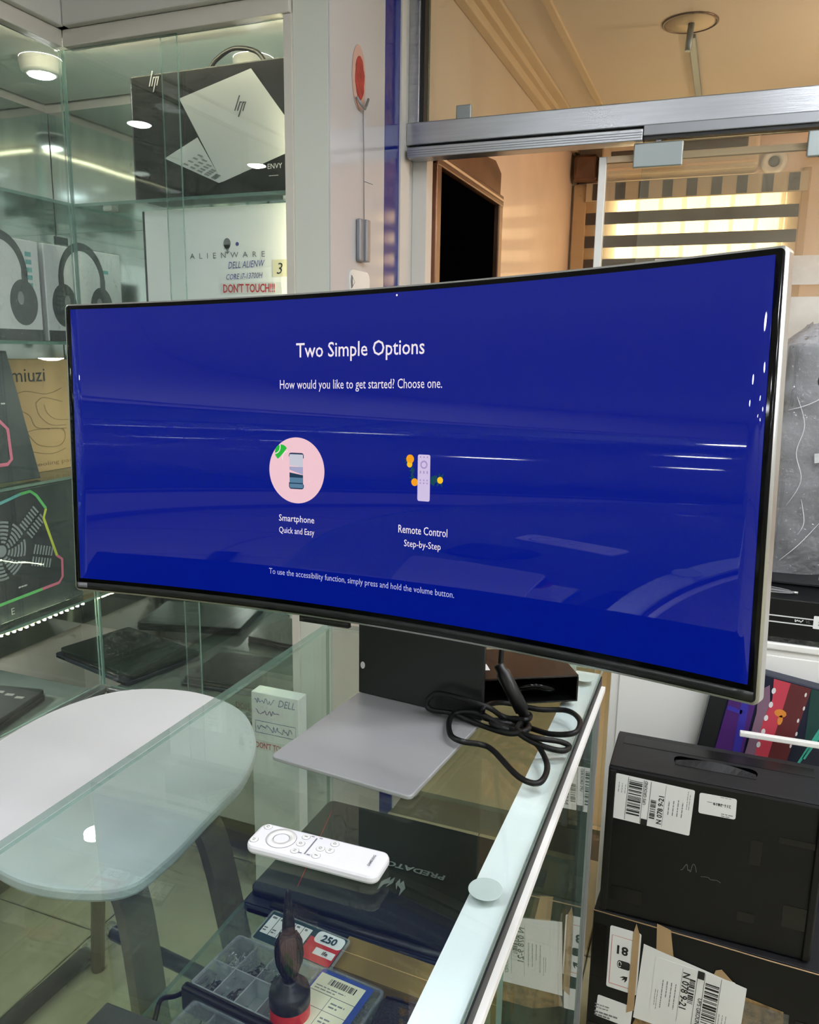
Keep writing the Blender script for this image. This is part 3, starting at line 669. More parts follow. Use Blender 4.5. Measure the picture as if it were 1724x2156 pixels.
# cooling pad boxes on the shelf below
kb = thing('cooler_box', 'kraft cooling pad carton with line drawing behind the dark one', 'box', (-1.87, 1.74, 1.1255))
bm = NB(); bx(bm, -0.06, 0.03, -0.20, 0.155, 0.0, 0.324, bev=0.002); obj('carton', bm, 'kraft', kb)
T = FX(0.0305, 0, 0)
text('lettering', 'miuzi', 'ink', kb, T @ Matrix.Translation((0.0, 0.262, 0)), wd=0.12, ht=0.036)
for k, p in enumerate(([(-0.10, 0.21), (-0.02, 0.235), (0.06, 0.225), (0.12, 0.24)], [(-0.09, 0.20), (-0.01, 0.17), (0.02, 0.13), (0.13, 0.12)], [(0.02, 0.20), (0.05, 0.215), (0.12, 0.20)],
               [(0.02, 0.20), (0.03, 0.165), (0.07, 0.135), (0.13, 0.13)], [(0.05, 0.195), (0.06, 0.17), (0.09, 0.15), (0.14, 0.145)], [(-0.02, 0.12), (0.02, 0.125), (0.11, 0.12), (0.12, 0.09), (0.09, 0.07), (0.02, 0.08), (-0.02, 0.12)],
               [(-0.04, 0.11), (-0.02, 0.07), (0.06, 0.05), (0.12, 0.06)])):
    flat('line_drawing', stroke([tuple(q)[:2] for q in catmull([(a, b, 0) for a, b in p], 6)], 0.0022), 'kraft_line', kb, T, 0.0005)
text('lettering', 'Laptop cooling pad', 'kraft_line', kb, T @ Matrix.Translation((0.02, 0.018, 0)), wd=0.25, ht=0.016)
db = thing('cooler_box', 'dark cooling pad carton leaning with a pink outlined picture', 'box', M4=Matrix.Translation((-1.742, 1.42, 1.1362)) @ Matrix.Rotation(-0.10, 4, 'Y') @ Matrix.Rotation(-0.03, 4, 'X'))
bm = NB(); prism(bm, [(-0.20, 0.0), (0.245, 0.0), (0.185, 0.345), (-0.20, 0.345)], -0.018, 0.0, bev=0.002); obj('carton', bm, 'box_charcoal', db, fr((-0.001, 0, 0), (0, 1, 0), (0, 0, 1)))
T = fr((0, 0, 0), (0, 1, 0), (0, 0, 1))
flat('printed_outline', stroke([(0.0, 0.20), (0.115, 0.175), (0.13, 0.165), (0.155, 0.14), (0.155, 0.06), (0.14, 0.048), (0.0, 0.045)], 0.009), 'pink_l', db, T, 0.0008)
flat('printed_corner', stroke([(0.09, 0.24), (0.115, 0.205), (0.122, 0.178)], 0.009), 'orange', db, T, 0.0008)
flat('printed_badge', [rect(0.145, 0.205, 0.158, 0.209)] + [rect(0.118 + 0.006 * i, 0.20, 0.1205 + 0.006 * i, 0.212) for i in range(3)], 'ink_white', db, T, 0.0008)
# fan cooler box on the lowest left shelf
fb = thing('cooler_box', 'black cooling pad carton with a fan picture and rainbow outline', 'box', (-1.775, 1.60, 0.7505))
bm = NB(); bx(bm, -0.05, 0.02, -0.28, 0.205, 0.0, 0.355, bev=0.003); obj('carton', bm, 'box_charcoal', fb)
T = FX(0.0205, -0.0, 0)
flat('printed_pad', [[(-0.2, 0.30), (0.03, 0.345), (0.052, 0.33), (0.085, 0.285), (0.075, 0.26), (0.115, 0.14), (0.13, 0.13), (0.125, 0.075), (0.11, 0.065), (-0.2, 0.055)]], 'fan_dark', fb, T, 0.0006)
T2 = FX(0.0212, 0, 0)
for nm, p in (('cyan_l', [(-0.2, 0.30), (-0.08, 0.325), (0.0, 0.342)]), ('green_l', [(0.0, 0.342), (0.035, 0.345), (0.055, 0.33), (0.085, 0.288)]),
              ('yellow_l', [(0.085, 0.288), (0.074, 0.262), (0.112, 0.145)]), ('pink_l', [(0.112, 0.145), (0.130, 0.130), (0.127, 0.078), (0.112, 0.063), (0.05, 0.061)]), ('green_l', [(0.05, 0.061), (-0.2, 0.052)])):
    flat('printed_outline', stroke(p, 0.008), nm, fb, T2, 0.0006)
q = []
for i in range(6):
    r = 0.028 + 0.0105 * i
    for sct in range(8):
        a0 = sct * 45 + 8 + 3 * i; o_ = circ(-0.075, 0.20, r, r, 6, a0, a0 + 34); n_ = circ(-0.075, 0.20, r - 0.006, r - 0.006, 6, a0, a0 + 34)
        q += [[o_[j], o_[j + 1], n_[j + 1], n_[j]] for j in range(6)]
flat('printed_fan', q + [circ(-0.075, 0.20, 0.016, n=20)], 'fan_grey', fb, T2, 0.0005)
q = []
for (cx, cy, an) in ((0.035, 0.258, 40), (0.06, 0.155, -18)):
    m = Matrix.Rotation(math.radians(an), 2)
    for i in range(7): q.append([tuple(m @ Vector(p) + Vector((cx, cy))) for p in rect(-0.034 + 0.0105 * i, 0.004, -0.029 + 0.0105 * i, 0.03)])
    for i in range(7): q.append([tuple(m @ Vector(p) + Vector((cx, cy))) for p in rect(-0.034 + 0.0105 * i, -0.03, -0.029 + 0.0105 * i, -0.004)])
flat('printed_grille', q, 'fan_grey', fb, T2, 0.0005)
flat('printed_badge', textlines(-0.03, 0.085, 0.035, 1, 0.01, 5, 0.004), 'ink_white', fb, T2, 0.0005)
text('lettering', 'LAPTOP PAD STATION ONE', 'ink_white', fb, T @ Matrix.Translation((-0.02, 0.022, 0)), align='RIGHT', ht=0.014) if False else text('lettering', 'E', 'ink_white', fb, T @ Matrix.Translation((-0.055, 0.018, 0)), ht=0.018)
# flat kraft slab the boxes' shelf edge shows
ks = thing('kraft_sleeve', 'thin kraft sleeve lying under the shelf edge by the fan carton', 'box', (-1.81, 1.93, 0.7505))
bm = NB(); bx(bm, -0.05, 0.03, -0.115, 0.16, 0.0, 0.335, bev=0.002); obj('carton', bm, 'kraft', ks)
flat('line_print', textlines(-0.09, 0.30, 0.16, 1, 0.01, 8, 0.010), 'kraft_line', ks, FX(0.0305, 0, 0), 0.0005)
# laptops lying in the lowest compartment
def laptop(name, label, M4, w_, d_, mat, group=None, edge='laptop_edge', th=0.024):
    t = thing(name, label, 'laptop', M4=M4, group=group)
    bm = NB(); prism(bm, rrect(-w_ / 2, w_ / 2, -d_ / 2, d_ / 2, 0.012), 0.002, th * 0.55, bev=0.003); obj('base', bm, edge, t)
    bm = NB(); prism(bm, rrect(-w_ / 2 + 0.002, w_ / 2 - 0.002, -d_ / 2 + 0.018, d_ / 2 - 0.001, 0.012), th * 0.58, th, bev=0.0025); obj('lid', bm, mat, t)
    bm = NB(); tube(bm, [(-w_ * 0.38, -d_ / 2 + 0.011, th * 0.62), (w_ * 0.38, -d_ / 2 + 0.011, th * 0.62)], 0.006, 10); obj('hinge', bm, 'black_plastic', t)
    bm = NB(); bx(bm, -w_ * 0.47, -w_ * 0.47 + 0.05, -d_ / 2 - 0.0006, -d_ / 2 + 0.001, 0.005, 0.010); obj('vent', bm, 'black_void', t)
    bm = NB(); bx(bm, w_ * 0.47 - 0.05, w_ * 0.47, -d_ / 2 - 0.0006, -d_ / 2 + 0.001, 0.005, 0.010); obj('vent', bm, 'black_void', t)
    for sx in (-1, 1):
        for sy in (-1, 1):
            bm = NB(); bx(bm, sx * (w_ / 2 - 0.03) - 0.012, sx * (w_ / 2 - 0.03) + 0.012, sy * (d_ / 2 - 0.03) - 0.004, sy * (d_ / 2 - 0.03) + 0.004, 0.0, 0.0025); obj('foot', bm, 'black_rubber', t)
    return t
laptop('laptop', 'dark closed laptop lying in the cabinet corner below the monitor', Matrix.Translation((-1.80, 2.03, 0.4555)) @ Matrix.Rotation(-0.25, 4, 'Z'), 0.40, 0.29, 'laptop_dark', 'laptops in the lowest compartment', th=0.03)
l2 = laptop('laptop', 'black closed laptop at the left edge with shiny film strips', Matrix.Translation((-1.955, 1.50, 0.4555)) @ Matrix.Rotation(0.2, 4, 'Z'), 0.38, 0.28, 'laptop_blk', 'laptops in the lowest compartment', 'black_plastic', th=0.035)
for k in range(4):
    bm = NB(); bx(bm, 0.02 + 0.04 * k, 0.045 + 0.04 * k, 0.10 - 0.012 * k, 0.112 - 0.012 * k, 0.0352, 0.0368); obj('film_strip', bm, 'silver', l2)
laptop('laptop', 'dark laptop far back beside the white pillar, lowest compartment', Matrix.Translation((-1.33, 2.05, 0.4555)) @ Matrix.Rotation(0.08, 4, 'Z'), 0.36, 0.25, 'laptop_dark', 'laptops in the lowest compartment')
# white carton on the floor by the pillar, seen through the counter
wc = thing('white_carton', 'slim white carton with blue handwriting on the floor left of the pillar', 'box', (-1.034, 1.725, 0.0025))
bm = NB(); bx(bm, -0.072, 0.071, -0.022, 0.022, 0.0, 0.592, bev=0.002); obj('carton', bm, 'box_white', wc)
T = FY(0, -0.0222, 0)
flat('handwriting', scribble(-0.062, 0.562, 0.065, 0.018, 16, 3, 0.0016), 'ink_blue', wc, T, 0.0006)
text('handwriting', 'DELL', 'ink_blue', wc, T @ Matrix.Translation((0.036, 0.562, 0)), wd=0.05, ht=0.020, shear=0.3)
flat('handwriting', scribble(-0.058, 0.530, 0.075, 0.016, 16, 8, 0.0016), 'ink_blue', wc, T, 0.0006)
flat('note_box', stroke([(-0.06, 0.478), (0.062, 0.478), (0.062, 0.512), (-0.06, 0.512), (-0.06, 0.478)], 0.0012), 'ink_blue', wc, T, 0.0006)
flat('handwriting', scribble(-0.055, 0.485, 0.11, 0.018, 26, 12, 0.0016), 'ink_blue', wc, T, 0.0006)
flat('red_strip', [rect(-0.068, 0.428, 0.066, 0.458)], 'paper', wc, T, 0.0006)
text('lettering', "DON'T TOUCH!!!", 'ink_red', wc, T @ Matrix.Translation((0.0, 0.434, 0.0)), wd=0.12, ht=0.018, bold=0.02)

# ================================================================ glass counter
CT = 1.05
ct = thing('glass_counter', 'glass display counter with white edge strip under the monitor', 'counter', (-0.35, 0.5, 0))
CO = Vector((-0.35, 0.5, 0)); TC = Matrix.Translation(-CO)
def cslab(name, *b, mats=('glass', 'glass_edge')):
    o = slab(name, *b, ct, mats); o.location = -CO; return o
CY0, CY1_, CX0_, CX1_ = -0.45, 1.118, -0.575, -0.128
cslab('top_pane', CX0_, CX1_, CY0, CY1_, CT - 0.008, CT, mats=('glass_top', 'glass_edge'))
cpart('edge_strip', 'strip_white', TC, ct, -0.164, -0.131, CY0 + 0.01, CY1_ - 0.02, CT - 0.0115, CT - 0.0085)
cpart('strip_gasket', 'gasket', TC, ct, -0.140, -0.1275, CY0 + 0.01, CY1_ - 0.02, CT - 0.026, CT - 0.012)
cpart('strip_lip', 'white_paint', TC, ct, -0.134, -0.122, CY0 + 0.01, CY1_ - 0.02, CT - 0.034, CT - 0.0265)
for x, y in ((-0.150, 0.575), (-0.147, 1.055)):
    bm = NB(); lathe(bm, [(0.0145, CT + 0.0002), (0.0145, CT + 0.0005), (0.014, CT + 0.0006)], seg=28, T=Matrix.Translation((x, y, 0))); obj('bond_disc', bm, 'disc_white', ct, TC)
cslab('side_pane', CX0_, CX0_ + 0.006, CY0, CY1_ - 0.007, 0.16, CT - 0.0085)
cslab('end_pane', CX0_ + 0.001, CX1_ - 0.012, CY1_ - 0.006, CY1_, 0.16, CT - 0.0085)
cslab('sliding_pane', -0.1465, -0.1415, CY0, 0.655, 0.17, CT - 0.027)
cslab('sliding_pane', -0.139, -0.134, 0.585, CY1_ - 0.008, 0.17, CT - 0.027)
cpart('corner_channel', 'alu_dull', TC, ct, -0.152, -0.130, CY1_ - 0.004, CY1_ + 0.006, 0.16, CT - 0.03)
cslab('shelf', CX0_ + 0.008, -0.150, CY0, CY1_ - 0.010, 0.722, 0.730, mats=('glass_shelf', 'glass_edge'))
cslab('shelf', CX0_ + 0.008, -0.150, CY0, CY1_ - 0.010, 0.402, 0.410, mats=('glass_shelf', 'glass_edge'))
cpart('plinth', 'olive_frame', TC, ct, CX0_ + 0.004, -0.140, CY0, CY1_ - 0.004, 0.003, 0.159)
cpart('bottom_track', 'alu_dull', TC, ct, -0.152, -0.128, CY0, CY1_ - 0.004, 0.1592, 0.169)
for x, y in ((-0.55, 1.07), (-0.20, 1.07), (-0.55, 0.30), (-0.20, 0.30)):
    cpart('shelf_support', 'alu_dull', TC, ct, x - 0.012, x + 0.012, y - 0.012, y + 0.012, 0.708, 0.7215)

# ================================================================ curved monitor
PW, PH, PR = 0.8138, 0.357, 1.80
PC = Vector((-0.3519, 0.7663, 1.3742))
def rotm(yaw, tilt, roll):
    cr, sr, c, s, cz, sz = math.cos(roll), math.sin(roll), math.cos(tilt), math.sin(tilt), math.cos(yaw), math.sin(yaw)
    A = Matrix(((cr, 0, -sr), (0, 1, 0), (sr, 0, cr))); B = Matrix(((1, 0, 0), (0, c, s), (0, -s, c))); Z = Matrix(((cz, -sz, 0), (sz, cz, 0), (0, 0, 1)))
    return (Z @ B @ A).to_4x4()
mon = thing('monitor', 'curved ultrawide monitor with a blue setup screen on a flat silver stand', 'monitor', (-0.330, 0.774, CT + 0.001))
MP = Matrix.Translation(PC - Vector((-0.330, 0.774, CT + 0.001))) @ rotm(-0.1341, 0.068, 0.0402)
def pp(u, v, w_): 
    th = u / PR; return Vector(((PR - w_) * math.sin(th), -PR + (PR - w_) * math.cos(th), v - PH / 2))
def curved(u0, u1, v0, v1, r, w0, w1, n=48):
    """a curved slab with rounded corners; w = towards the viewer"""
    bm = NB(); us = []
    k = 8 if r > 0 else 0
    us += [u0 + r * (1 - math.cos(math.pi / 2 * i / k)) for i in range(k)] if k else []
    us += [u0 + r + (u1 - u0 - 2 * r) * i / n for i in range(n + 1)]
    us += [u1 - r + r * math.sin(math.pi / 2 * (i + 1) / k) for i in range(k)] if k else []
    def inset(u):
        d = max(0.0, (u0 + r) - u, u - (u1 - r)); return r - math.sqrt(max(r * r - d * d, 0)) if r else 0.0
    rows = []
    for u in us:
        e = inset(u); e = min(e, (v1 - v0) / 2 - 1e-5)
        rows.append([bm.verts.new(pp(u, v, ww)) for v, ww in ((v0 + e, w1), (v1 - e, w1), (v1 - e, w0), (v0 + e, w0))])
    for a, b in zip(rows, rows[1:]):
        for i in range(4):
            f = bm.faces.new((a[i], b[i], b[(i + 1) % 4], a[(i + 1) % 4])); f.smooth = i in (0, 2)
    bm.faces.new(rows[0]); bm.faces.new(rows[-1][::-1])
    bmesh.ops.recalc_face_normals(bm, faces=bm.faces[:]); return bm
H2 = PW / 2
obj('frame', curved(-H2, H2, 0, PH, 0.006, -0.010, 0.0), 'silver', mon, MP)
obj('bezel', curved(-H2 + 0.0022, H2 - 0.0028, 0.0022, PH - 0.0018, 0.004, 0.0002, 0.0012), 'black_gloss', mon, MP)
obj('chin', curved(-H2 + 0.004, H2 - 0.004, 0.0035, 0.0115, 0.0, 0.0013, 0.0030), 'chin', mon, MP)
scr = obj('screen', curved(-0.3975, 0.3975, 0.0165, 0.3505, 0.0, 0.0013, 0.0022, 64), 'screen_blue', mon, MP)
bm = curved(-0.33, 0.33, 0.03, 0.33, 0.05, -0.030, -0.0102); obj('back_shell', bm, 'white_plastic', mon, MP)
bm = curved(-H2 + 0.006, -H2 + 0.020, 0.005, 0.011, 0.0, 0.0031, 0.0034, 4); obj('corner_badge', bm, 'ink_grey', mon, MP)
bm = curved(-0.085, -0.02, -0.008, -0.0003, 0.0, -0.010, -0.004, 8); obj('sensor_bar', bm, 'black_plastic', mon, MP)
# pictures and words on the screen, bent with the panel
def onscreen(bm, du, dv, w_=0.0023):
    for v in bm.verts:
        c = v.co.copy(); v.co = pp(c.x + du, c.y + dv, w_ + c.z * 0.1)
    return bm
def swords(s, mat, u0, u1, v, ht=None, bold=0.0): return obj('screen_text', onscreen(textmesh(s, wd=u1 - u0, ht=ht, bold=bold), (u0 + u1) / 2, v), mat, scr, MP)
def spoly(name, polys, mat, w_=0.0024):
    bm = NB()
    for p in polys:
        c = [bm.verts.new((q[0], q[1], 0)) for q in p]; bm.faces.new(c)
    bmesh.ops.recalc_face_normals(bm, faces=bm.faces[:])
    for f in bm.faces:
        if f.normal.z < 0: f.normal_flip()
    return obj(name, onscreen(bm, 0, 0, w_), mat, scr, MP)
swords('Two Simple Options', 'd_white', -0.0834, 0.0750, 0.2885, 0.0205, 0.006)
swords('How would you like to get started? Choose one.', 'd_white', -0.105, 0.0958, 0.2546, 0.0130)
swords('Smartphone', 'd_white', -0.1075, -0.0603, 0.1072, 0.0098, 0.003); swords('Quick and Easy', 'd_white', -0.1075, -0.0603, 0.0936, 0.0092)
swords('Remote Control', 'd_white', 0.0467, 0.1048, 0.1060, 0.0085, 0.003); swords('Step-by-Step', 'd_white', 0.0538, 0.0974, 0.0922, 0.0094)
swords('To use the accessibility function, simply press and hold the volume button.', 'd_pale', -0.1217, 0.1139, 0.0450, 0.0088)
CU, CV, CR = -0.0835, 0.1649, 0.0366
spoly('screen_circle', [circ(CU, CV, CR, n=64)], 'd_pink')
spoly('screen_ball', [circ(-0.1036, 0.1845, 0.0088, n=24)], 'd_green', 0.0025); spoly('screen_ball', [circ(-0.0677, 0.1592, 0.0063, n=24)], 'd_lgreen', 0.0025)
spoly('screen_ball', [circ(-0.0945, 0.1735, 0.0040, n=20)], 'd_lgreen', 0.0025)
for cx, cy, s in ((-0.1036, 0.1845, 1), (-0.0677, 0.1592, 0.7)):
    spoly('ball_seam', stroke(circ(cx - 0.009 * s, cy + 0.006 * s, 0.0075 * s, n=10, a0=-85, a1=20), 0.0011) + stroke(circ(cx + 0.009 * s, cy - 0.006 * s, 0.0075 * s, n=10, a0=95, a1=200), 0.0011), 'd_white', 0.0026)
spoly('screen_phone', [rrect(-0.0936, -0.0738, 0.1442, 0.1845, 0.003)], 'd_phone', 0.0026)
spoly('phone_sky', [rrect(-0.0927, -0.0747, 0.1640, 0.1828, 0.001)], 'd_sky', 0.0027); spoly('phone_hill', [[(-0.0927, 0.1655), (-0.0747, 0.1605), (-0.0747, 0.1690), (-0.0927, 0.1690)]], 'd_hill', 0.0028)
spoly('phone_water', [rrect(-0.0927, -0.0747, 0.1455, 0.1575, 0.001)], 'd_water', 0.0027); spoly('phone_shore', [[(-0.0927, 0.1570), (-0.0747, 0.1570), (-0.0747, 0.1600), (-0.0927, 0.1625)], rect(-0.0927, 0.1500, -0.0747, 0.1512)], 'd_deep', 0.0028)
spoly('screen_remote', [rrect(0.0692, 0.0838, 0.1406, 0.1880, 0.002)], 'd_lilac', 0.0027)
ro = circ(0.0765, 0.1778, 0.0042, n=24); ri = circ(0.0765, 0.1778, 0.0027, n=24)
spoly('remote_ring', [[ro[i], ro[(i + 1) % 24], ri[(i + 1) % 24], ri[i]] for i in range(24)], 'd_lilac2', 0.0028)
spoly('remote_keys', [circ(0.0765 + dx, v, 0.0009, n=8) for v in (0.1855, 0.1708, 0.1695, 0.1620, 0.1590) for dx in (-0.004, 0, 0.004)], 'd_lilac2', 0.0028)
def leaf(u, v, a, l=0.008, w_=0.0026):
    d = Vector((math.cos(math.radians(a)), math.sin(math.radians(a)))); n = Vector((-d.y, d.x)); o = Vector((u, v))
    return [tuple(o), tuple(o + d * l * 0.5 + n * w_ / 2), tuple(o + d * l), tuple(o + d * l * 0.5 - n * w_ / 2)]
spoly('screen_leaves', [leaf(0.060, 0.182, a) for a in (170, 200, 230)] + [leaf(0.0655, 0.172, a, 0.007) for a in (150, 190, 230)] + [leaf(0.0655, 0.164, a, 0.007) for a in (140, 180, 220)] + [leaf(0.0955, 0.163, a, 0.008) for a in (60, 100, 200, 240, 290)] + [leaf(0.085, 0.166, a, 0.010, 0.008) for a in (-20, -70)], 'd_leaf', 0.0025)
for u, v, r, mt in ((0.0600, 0.1830, 0.0046, 'd_orange'), (0.0595, 0.1775, 0.0032, 'd_yellow'), (0.0657, 0.1595, 0.0040, 'd_orange'), (0.0955, 0.1630, 0.0034, 'd_yellow')):
    spoly('screen_flower', [circ(u, v, r, n=16)], mt, 0.0026)
spoly('screen_speck', [circ(0.0419, 0.3475, 0.0011, n=10)], 'd_white')
# stand
T = Matrix.Rotation(-0.10, 4, 'Z')
bm = NB(); prism(bm, rrect(-0.0855, 0.0855, -0.095, 0.095, 0.006), 0.0015, 0.0065, bev=0.0012); obj('base_plate', bm, 'silver_base', mon, T)
bm = NB(); prism(bm, rrect(-0.080, 0.080, -0.090, 0.090, 0.006), 0.0, 0.0015); obj('base_pad', bm, 'black_rubber', mon, T)
bm = NB(); bx(bm, -0.0855, 0.0855, 0.092, 0.099, 0.0066, 0.30, bev=0.0015); obj('column', bm, 'stand_black', mon, T)
bm = NB(); bx(bm, -0.0835, 0.0800, 0.0992, 0.114, 0.0066, 0.298, bev=0.004); obj('column_back', bm, 'stand_side', mon, T)
bm = NB(); bx(bm, -0.05, 0.05, 0.045, 0.0915, 0.25, 0.36, bev=0.008); obj('tilt_arm', bm, 'black_plastic', mon, T)
bm = NB(); prism(bm, [(a * 0.9, b) for a, b in circ(0, 0, 0.0035, 0.0048, 10)], 0, 0.0006); obj('sticker_scrap', bm, 'paper', mon, T @ FY(-0.079, 0.0918, 0.045))

# ================================================================ remote control
rc = thing('remote_control', 'white slim remote control lying on the glass counter', 'remote', (-0.299, 0.559, CT + 0.0004), 0.016)
RL, RW = 0.1275, 0.036
bm = NB(); prism(bm, rrect(-RL / 2, RL / 2, -RW / 2, RW / 2, 0.0085), 0.0, 0.0095, bev=0.003); obj('body', bm, 'white_plastic', rc, smooth=False)
def rdot(name, x, y, r, mat, h=0.0006, ri=None):
    bm = NB(); z = 0.0095
    if ri: lathe(bm, [(ri, z - 0.001), (ri, z + h), (r, z + h), (r, z - 0.001)], seg=28, caps=False, T=Matrix.Translation((x, y, 0)))
    else: lathe(bm, [(r, z - 0.001), (r, z + h * 0.8), (r * 0.85, z + h)], seg=24, T=Matrix.Translation((x, y, 0)))
    return obj(name, bm, mat, rc)
rdot('navigation_ring', -0.036, 0.0, 0.0135, 'white_paint', 0.0010, 0.0075); rdot('ring_groove', -0.036, 0.0, 0.0139, 'ink_grey', 0.0003, 0.0135); rdot('select_button', -0.036, 0.0, 0.0070, 'white_plastic', 0.0004)
rdot('ring_groove', -0.036, 0.0, 0.0075, 'ink_grey', 0.0003, 0.0071)
def icon(par, x, y, k):
    q = [[rect(-0.0012, -0.0012, 0.0012, -0.0007), rect(-0.0012, 0.0007, 0.0012, 0.0012)], stroke(circ(0, 0, 0.0013, n=10), 0.0005), [rect(-0.0015, -0.0004, 0.0015, 0.0004)],
         stroke([(-0.0012, 0), (0, 0.0011), (0.0012, 0), (0.001, -0.0011), (-0.001, -0.0011), (-0.0012, 0)], 0.0005)][k % 4]
    flat('icon', q, 'ink_grey', par, FZ(x, y, 0.0102), 0.0002)
BT = [(-0.058, -0.010), (-0.056, 0.0115), (-0.0165, 0.0105), (-0.0165, 0.0), (-0.0165, -0.0110), (0.003, 0.0), (0.004, -0.0105), (0.012, 0.0105), (0.012, 0.0005)]
for k, (x, y) in enumerate(BT):
    b = rdot('button', x, y, 0.0037, 'white_paint', 0.0007); rdot('button_groove', x, y, 0.0040, 'ink_grey', 0.0002, 0.0037); icon(b, x, y, k)
for x in (-0.0065,):
    bm = NB(); bx(bm, x - 0.0006, x + 0.0006, -0.012, 0.012, 0.0094, 0.0098); obj('rocker_slot', bm, 'ink_grey', rc)
    for y in (-0.0125, 0.0125): icon(rc, x - 0.004, y, 2); icon(rc, x + 0.004, y, 2)
text('lettering', 'SAMSUNG', 'ink_grey', rc, FZ(0.0530, 0, 0.0095, math.pi / 2), wd=0.0155, bold=0.03)

# ================================================================ adapter box and cable
ad = thing('adapter_box', 'small black open ended box, lid painted with a brown reflection, behind the coiled cable', 'box', (-0.215, 0.985, CT + 0.0004), 0.52)
bm = NB(); bx(bm, -0.075, 0.058, -0.045, 0.055, 0.033, 0.036, bev=0.001); obj('lid', bm, 'adapter_top_reflection', ad)
bm = NB(); bx(bm, -0.075, 0.058, -0.045, 0.055, 0.0, 0.002); bx(bm, -0.075, -0.073, -0.045, 0.055, 0.002, 0.033); bx(bm, 0.056, 0.058, -0.045, 0.055, 0.002, 0.033); bx(bm, -0.073, 0.056, 0.053, 0.055, 0.002, 0.033); obj('tray', bm, 'adapter_front', ad)
bm = NB(); tube(bm, catmull([(-0.03, -0.03, 0.012), (0.0, -0.035, 0.02), (0.03, -0.03, 0.012), (0.04, 0.0, 0.015), (0.0, 0.02, 0.02)], 6), 0.006, 8); obj('inner_lead', bm, 'black_gloss', ad)
st = flat('sticker', [rect(-0.066, -0.018, -0.052, 0.002)], 'paper', ad, FZ(0, 0, 0.0362), 0.0004)
flat('sticker_print', textlines(-0.064, -0.006, 0.010, 2, 0.004, 4, 0.0018), 'ink_grey', st, FZ(0, 0, 0.0368), 0.0002)
CAB = [(-0.185,0.889,1.061),(-0.184,0.862,1.067),(-0.211,0.865,1.064),(-0.244,0.898,1.058),(-0.304,0.909,1.059),(-0.312,0.884,1.063),(-0.305,0.854,1.067),(-0.295,0.847,1.063),(-0.271,0.852,1.062),(-0.227,0.84,1.06),(-0.194,0.827,1.064),(-0.177,0.838,1.067),(-0.182,0.863,1.062),(-0.201,0.879,1.058),(-0.221,0.865,1.058),(-0.233,0.854,1.065),(-0.239,0.88,1.066),(-0.223,0.91,1.061),(-0.181,0.919,1.056),(-0.147,0.923,1.059),(-0.126,0.889,1.066),(-0.125,0.855,1.066),(-0.151,0.852,1.06),(-0.179,0.865,1.056),(-0.206,0.859,1.06),(-0.22,0.841,1.066),(-0.206,0.835,1.065),(-0.18,0.843,1.059),(-0.161,0.826,1.056),(-0.142,0.784,1.057),(-0.143,0.749,1.056),(-0.165,0.752,1.056),(-0.205,0.796,1.056),(-0.221,0.802,1.057),(-0.239,0.786,1.060),(-0.255,0.796,1.062),(-0.267,0.828,1.063),(-0.266,0.854,1.064),(-0.243,0.867,1.062),(-0.202,0.84,1.064),(-0.165,0.823,1.067),(-0.138,0.834,1.062),(-0.128,0.838,1.056),(-0.135,0.825,1.056),(-0.16,0.822,1.060),(-0.188,0.834,1.066),(-0.186,0.883,1.061)]
CAB = [tuple(Vector((0, 0, CAMZ)) + (Vector(p) - Vector((0, 0, CAMZ))) * (0.848 / p[1])) if p[0] < -0.238 and p[1] > 0.848 else p for p in CAB]
CAB = [(p[0], p[1], max(p[2], 1.0650)) if p[0] < -0.235 and p[1] < 0.862 else p for p in CAB]
cb = thing('power_cable', 'black coiled power cable with a ferrite barrel beside the stand', 'cable', (-0.2, 0.86, CT + 0.0005)); O = Vector((-0.2, 0.86, CT + 0.0005))
F0, F1 = Vector((-0.220, 0.887, 1.110)), Vector((-0.192, 0.880, 1.068))
top = catmull([(-0.214, 0.93, 1.30), (-0.218, 0.920, 1.22), (-0.225, 0.902, 1.15), tuple(F0 + (F0 - F1) * 0.12), tuple(F0)], 8)
bm = NB(); tube(bm, [p - O for p in top], 0.0033, 8)
tube(bm, [p - O for p in catmull([tuple(F1)] + CAB, 6)], 0.0033, 8); obj('cord', bm, 'black_rubber', cb)
d = (F1 - F0).normalized(); L_ = (F1 - F0).length
A = d.orthogonal().normalized(); Mf = Matrix((A, d.cross(A), d)).transposed().to_4x4(); Mf.translation = F0 - O
bm = NB(); lathe(bm, [(0.005, -0.012), (0.0065, -0.010), (0.0065, -0.003), (0.0088, 0.0), (0.0088, L_ * 0.97), (0.0065, L_), (0.0065, L_ + 0.008), (0.005, L_ + 0.01)], seg=20, T=Mf); obj('ferrite_barrel', bm, 'black_plastic', cb)

# ================================================================ things inside the counter (on its upper shelf, z 0.73)
SZ = 0.7305
pl_ = laptop('laptop', 'dark gaming laptop with silver lid emblem inside the counter', Matrix.Translation((-0.375, 0.948, SZ)) @ Matrix.Rotation(-0.01, 4, 'Z'), 0.362, 0.262, 'laptop_dark', th=0.026)
TT = fr((0, 0, 0.0262), (-1, 0, 0), (0, -1, 0))     # upside down for the viewer
text('lettering', 'PREDATOR', 'logo_silver', pl_, TT @ Matrix.Translation((-0.012, -0.016, 0)), wd=0.105, ht=0.011, bold=0.03)
em = []
for sx in (-1, 1):
    em.append([(sx * a, b) for a, b in ((0.002, 0.004), (0.008, 0.016), (0.006, 0.006), (0.013, 0.012), (0.016, 0.026), (0.0185, 0.008), (0.010, -0.006), (0.008, 0.002), (0.004, -0.008))])
flat('lid_emblem', em, 'logo_silver', pl_, TT @ Matrix.Translation((-0.003, 0.022, 0)), 0.0006)
flat('red_pinstripe', stroke([(-0.16, 0.10), (-0.118, -0.085)], 0.0009), 'ink_red', pl_, FZ(0, 0, 0.0262), 0.0003)
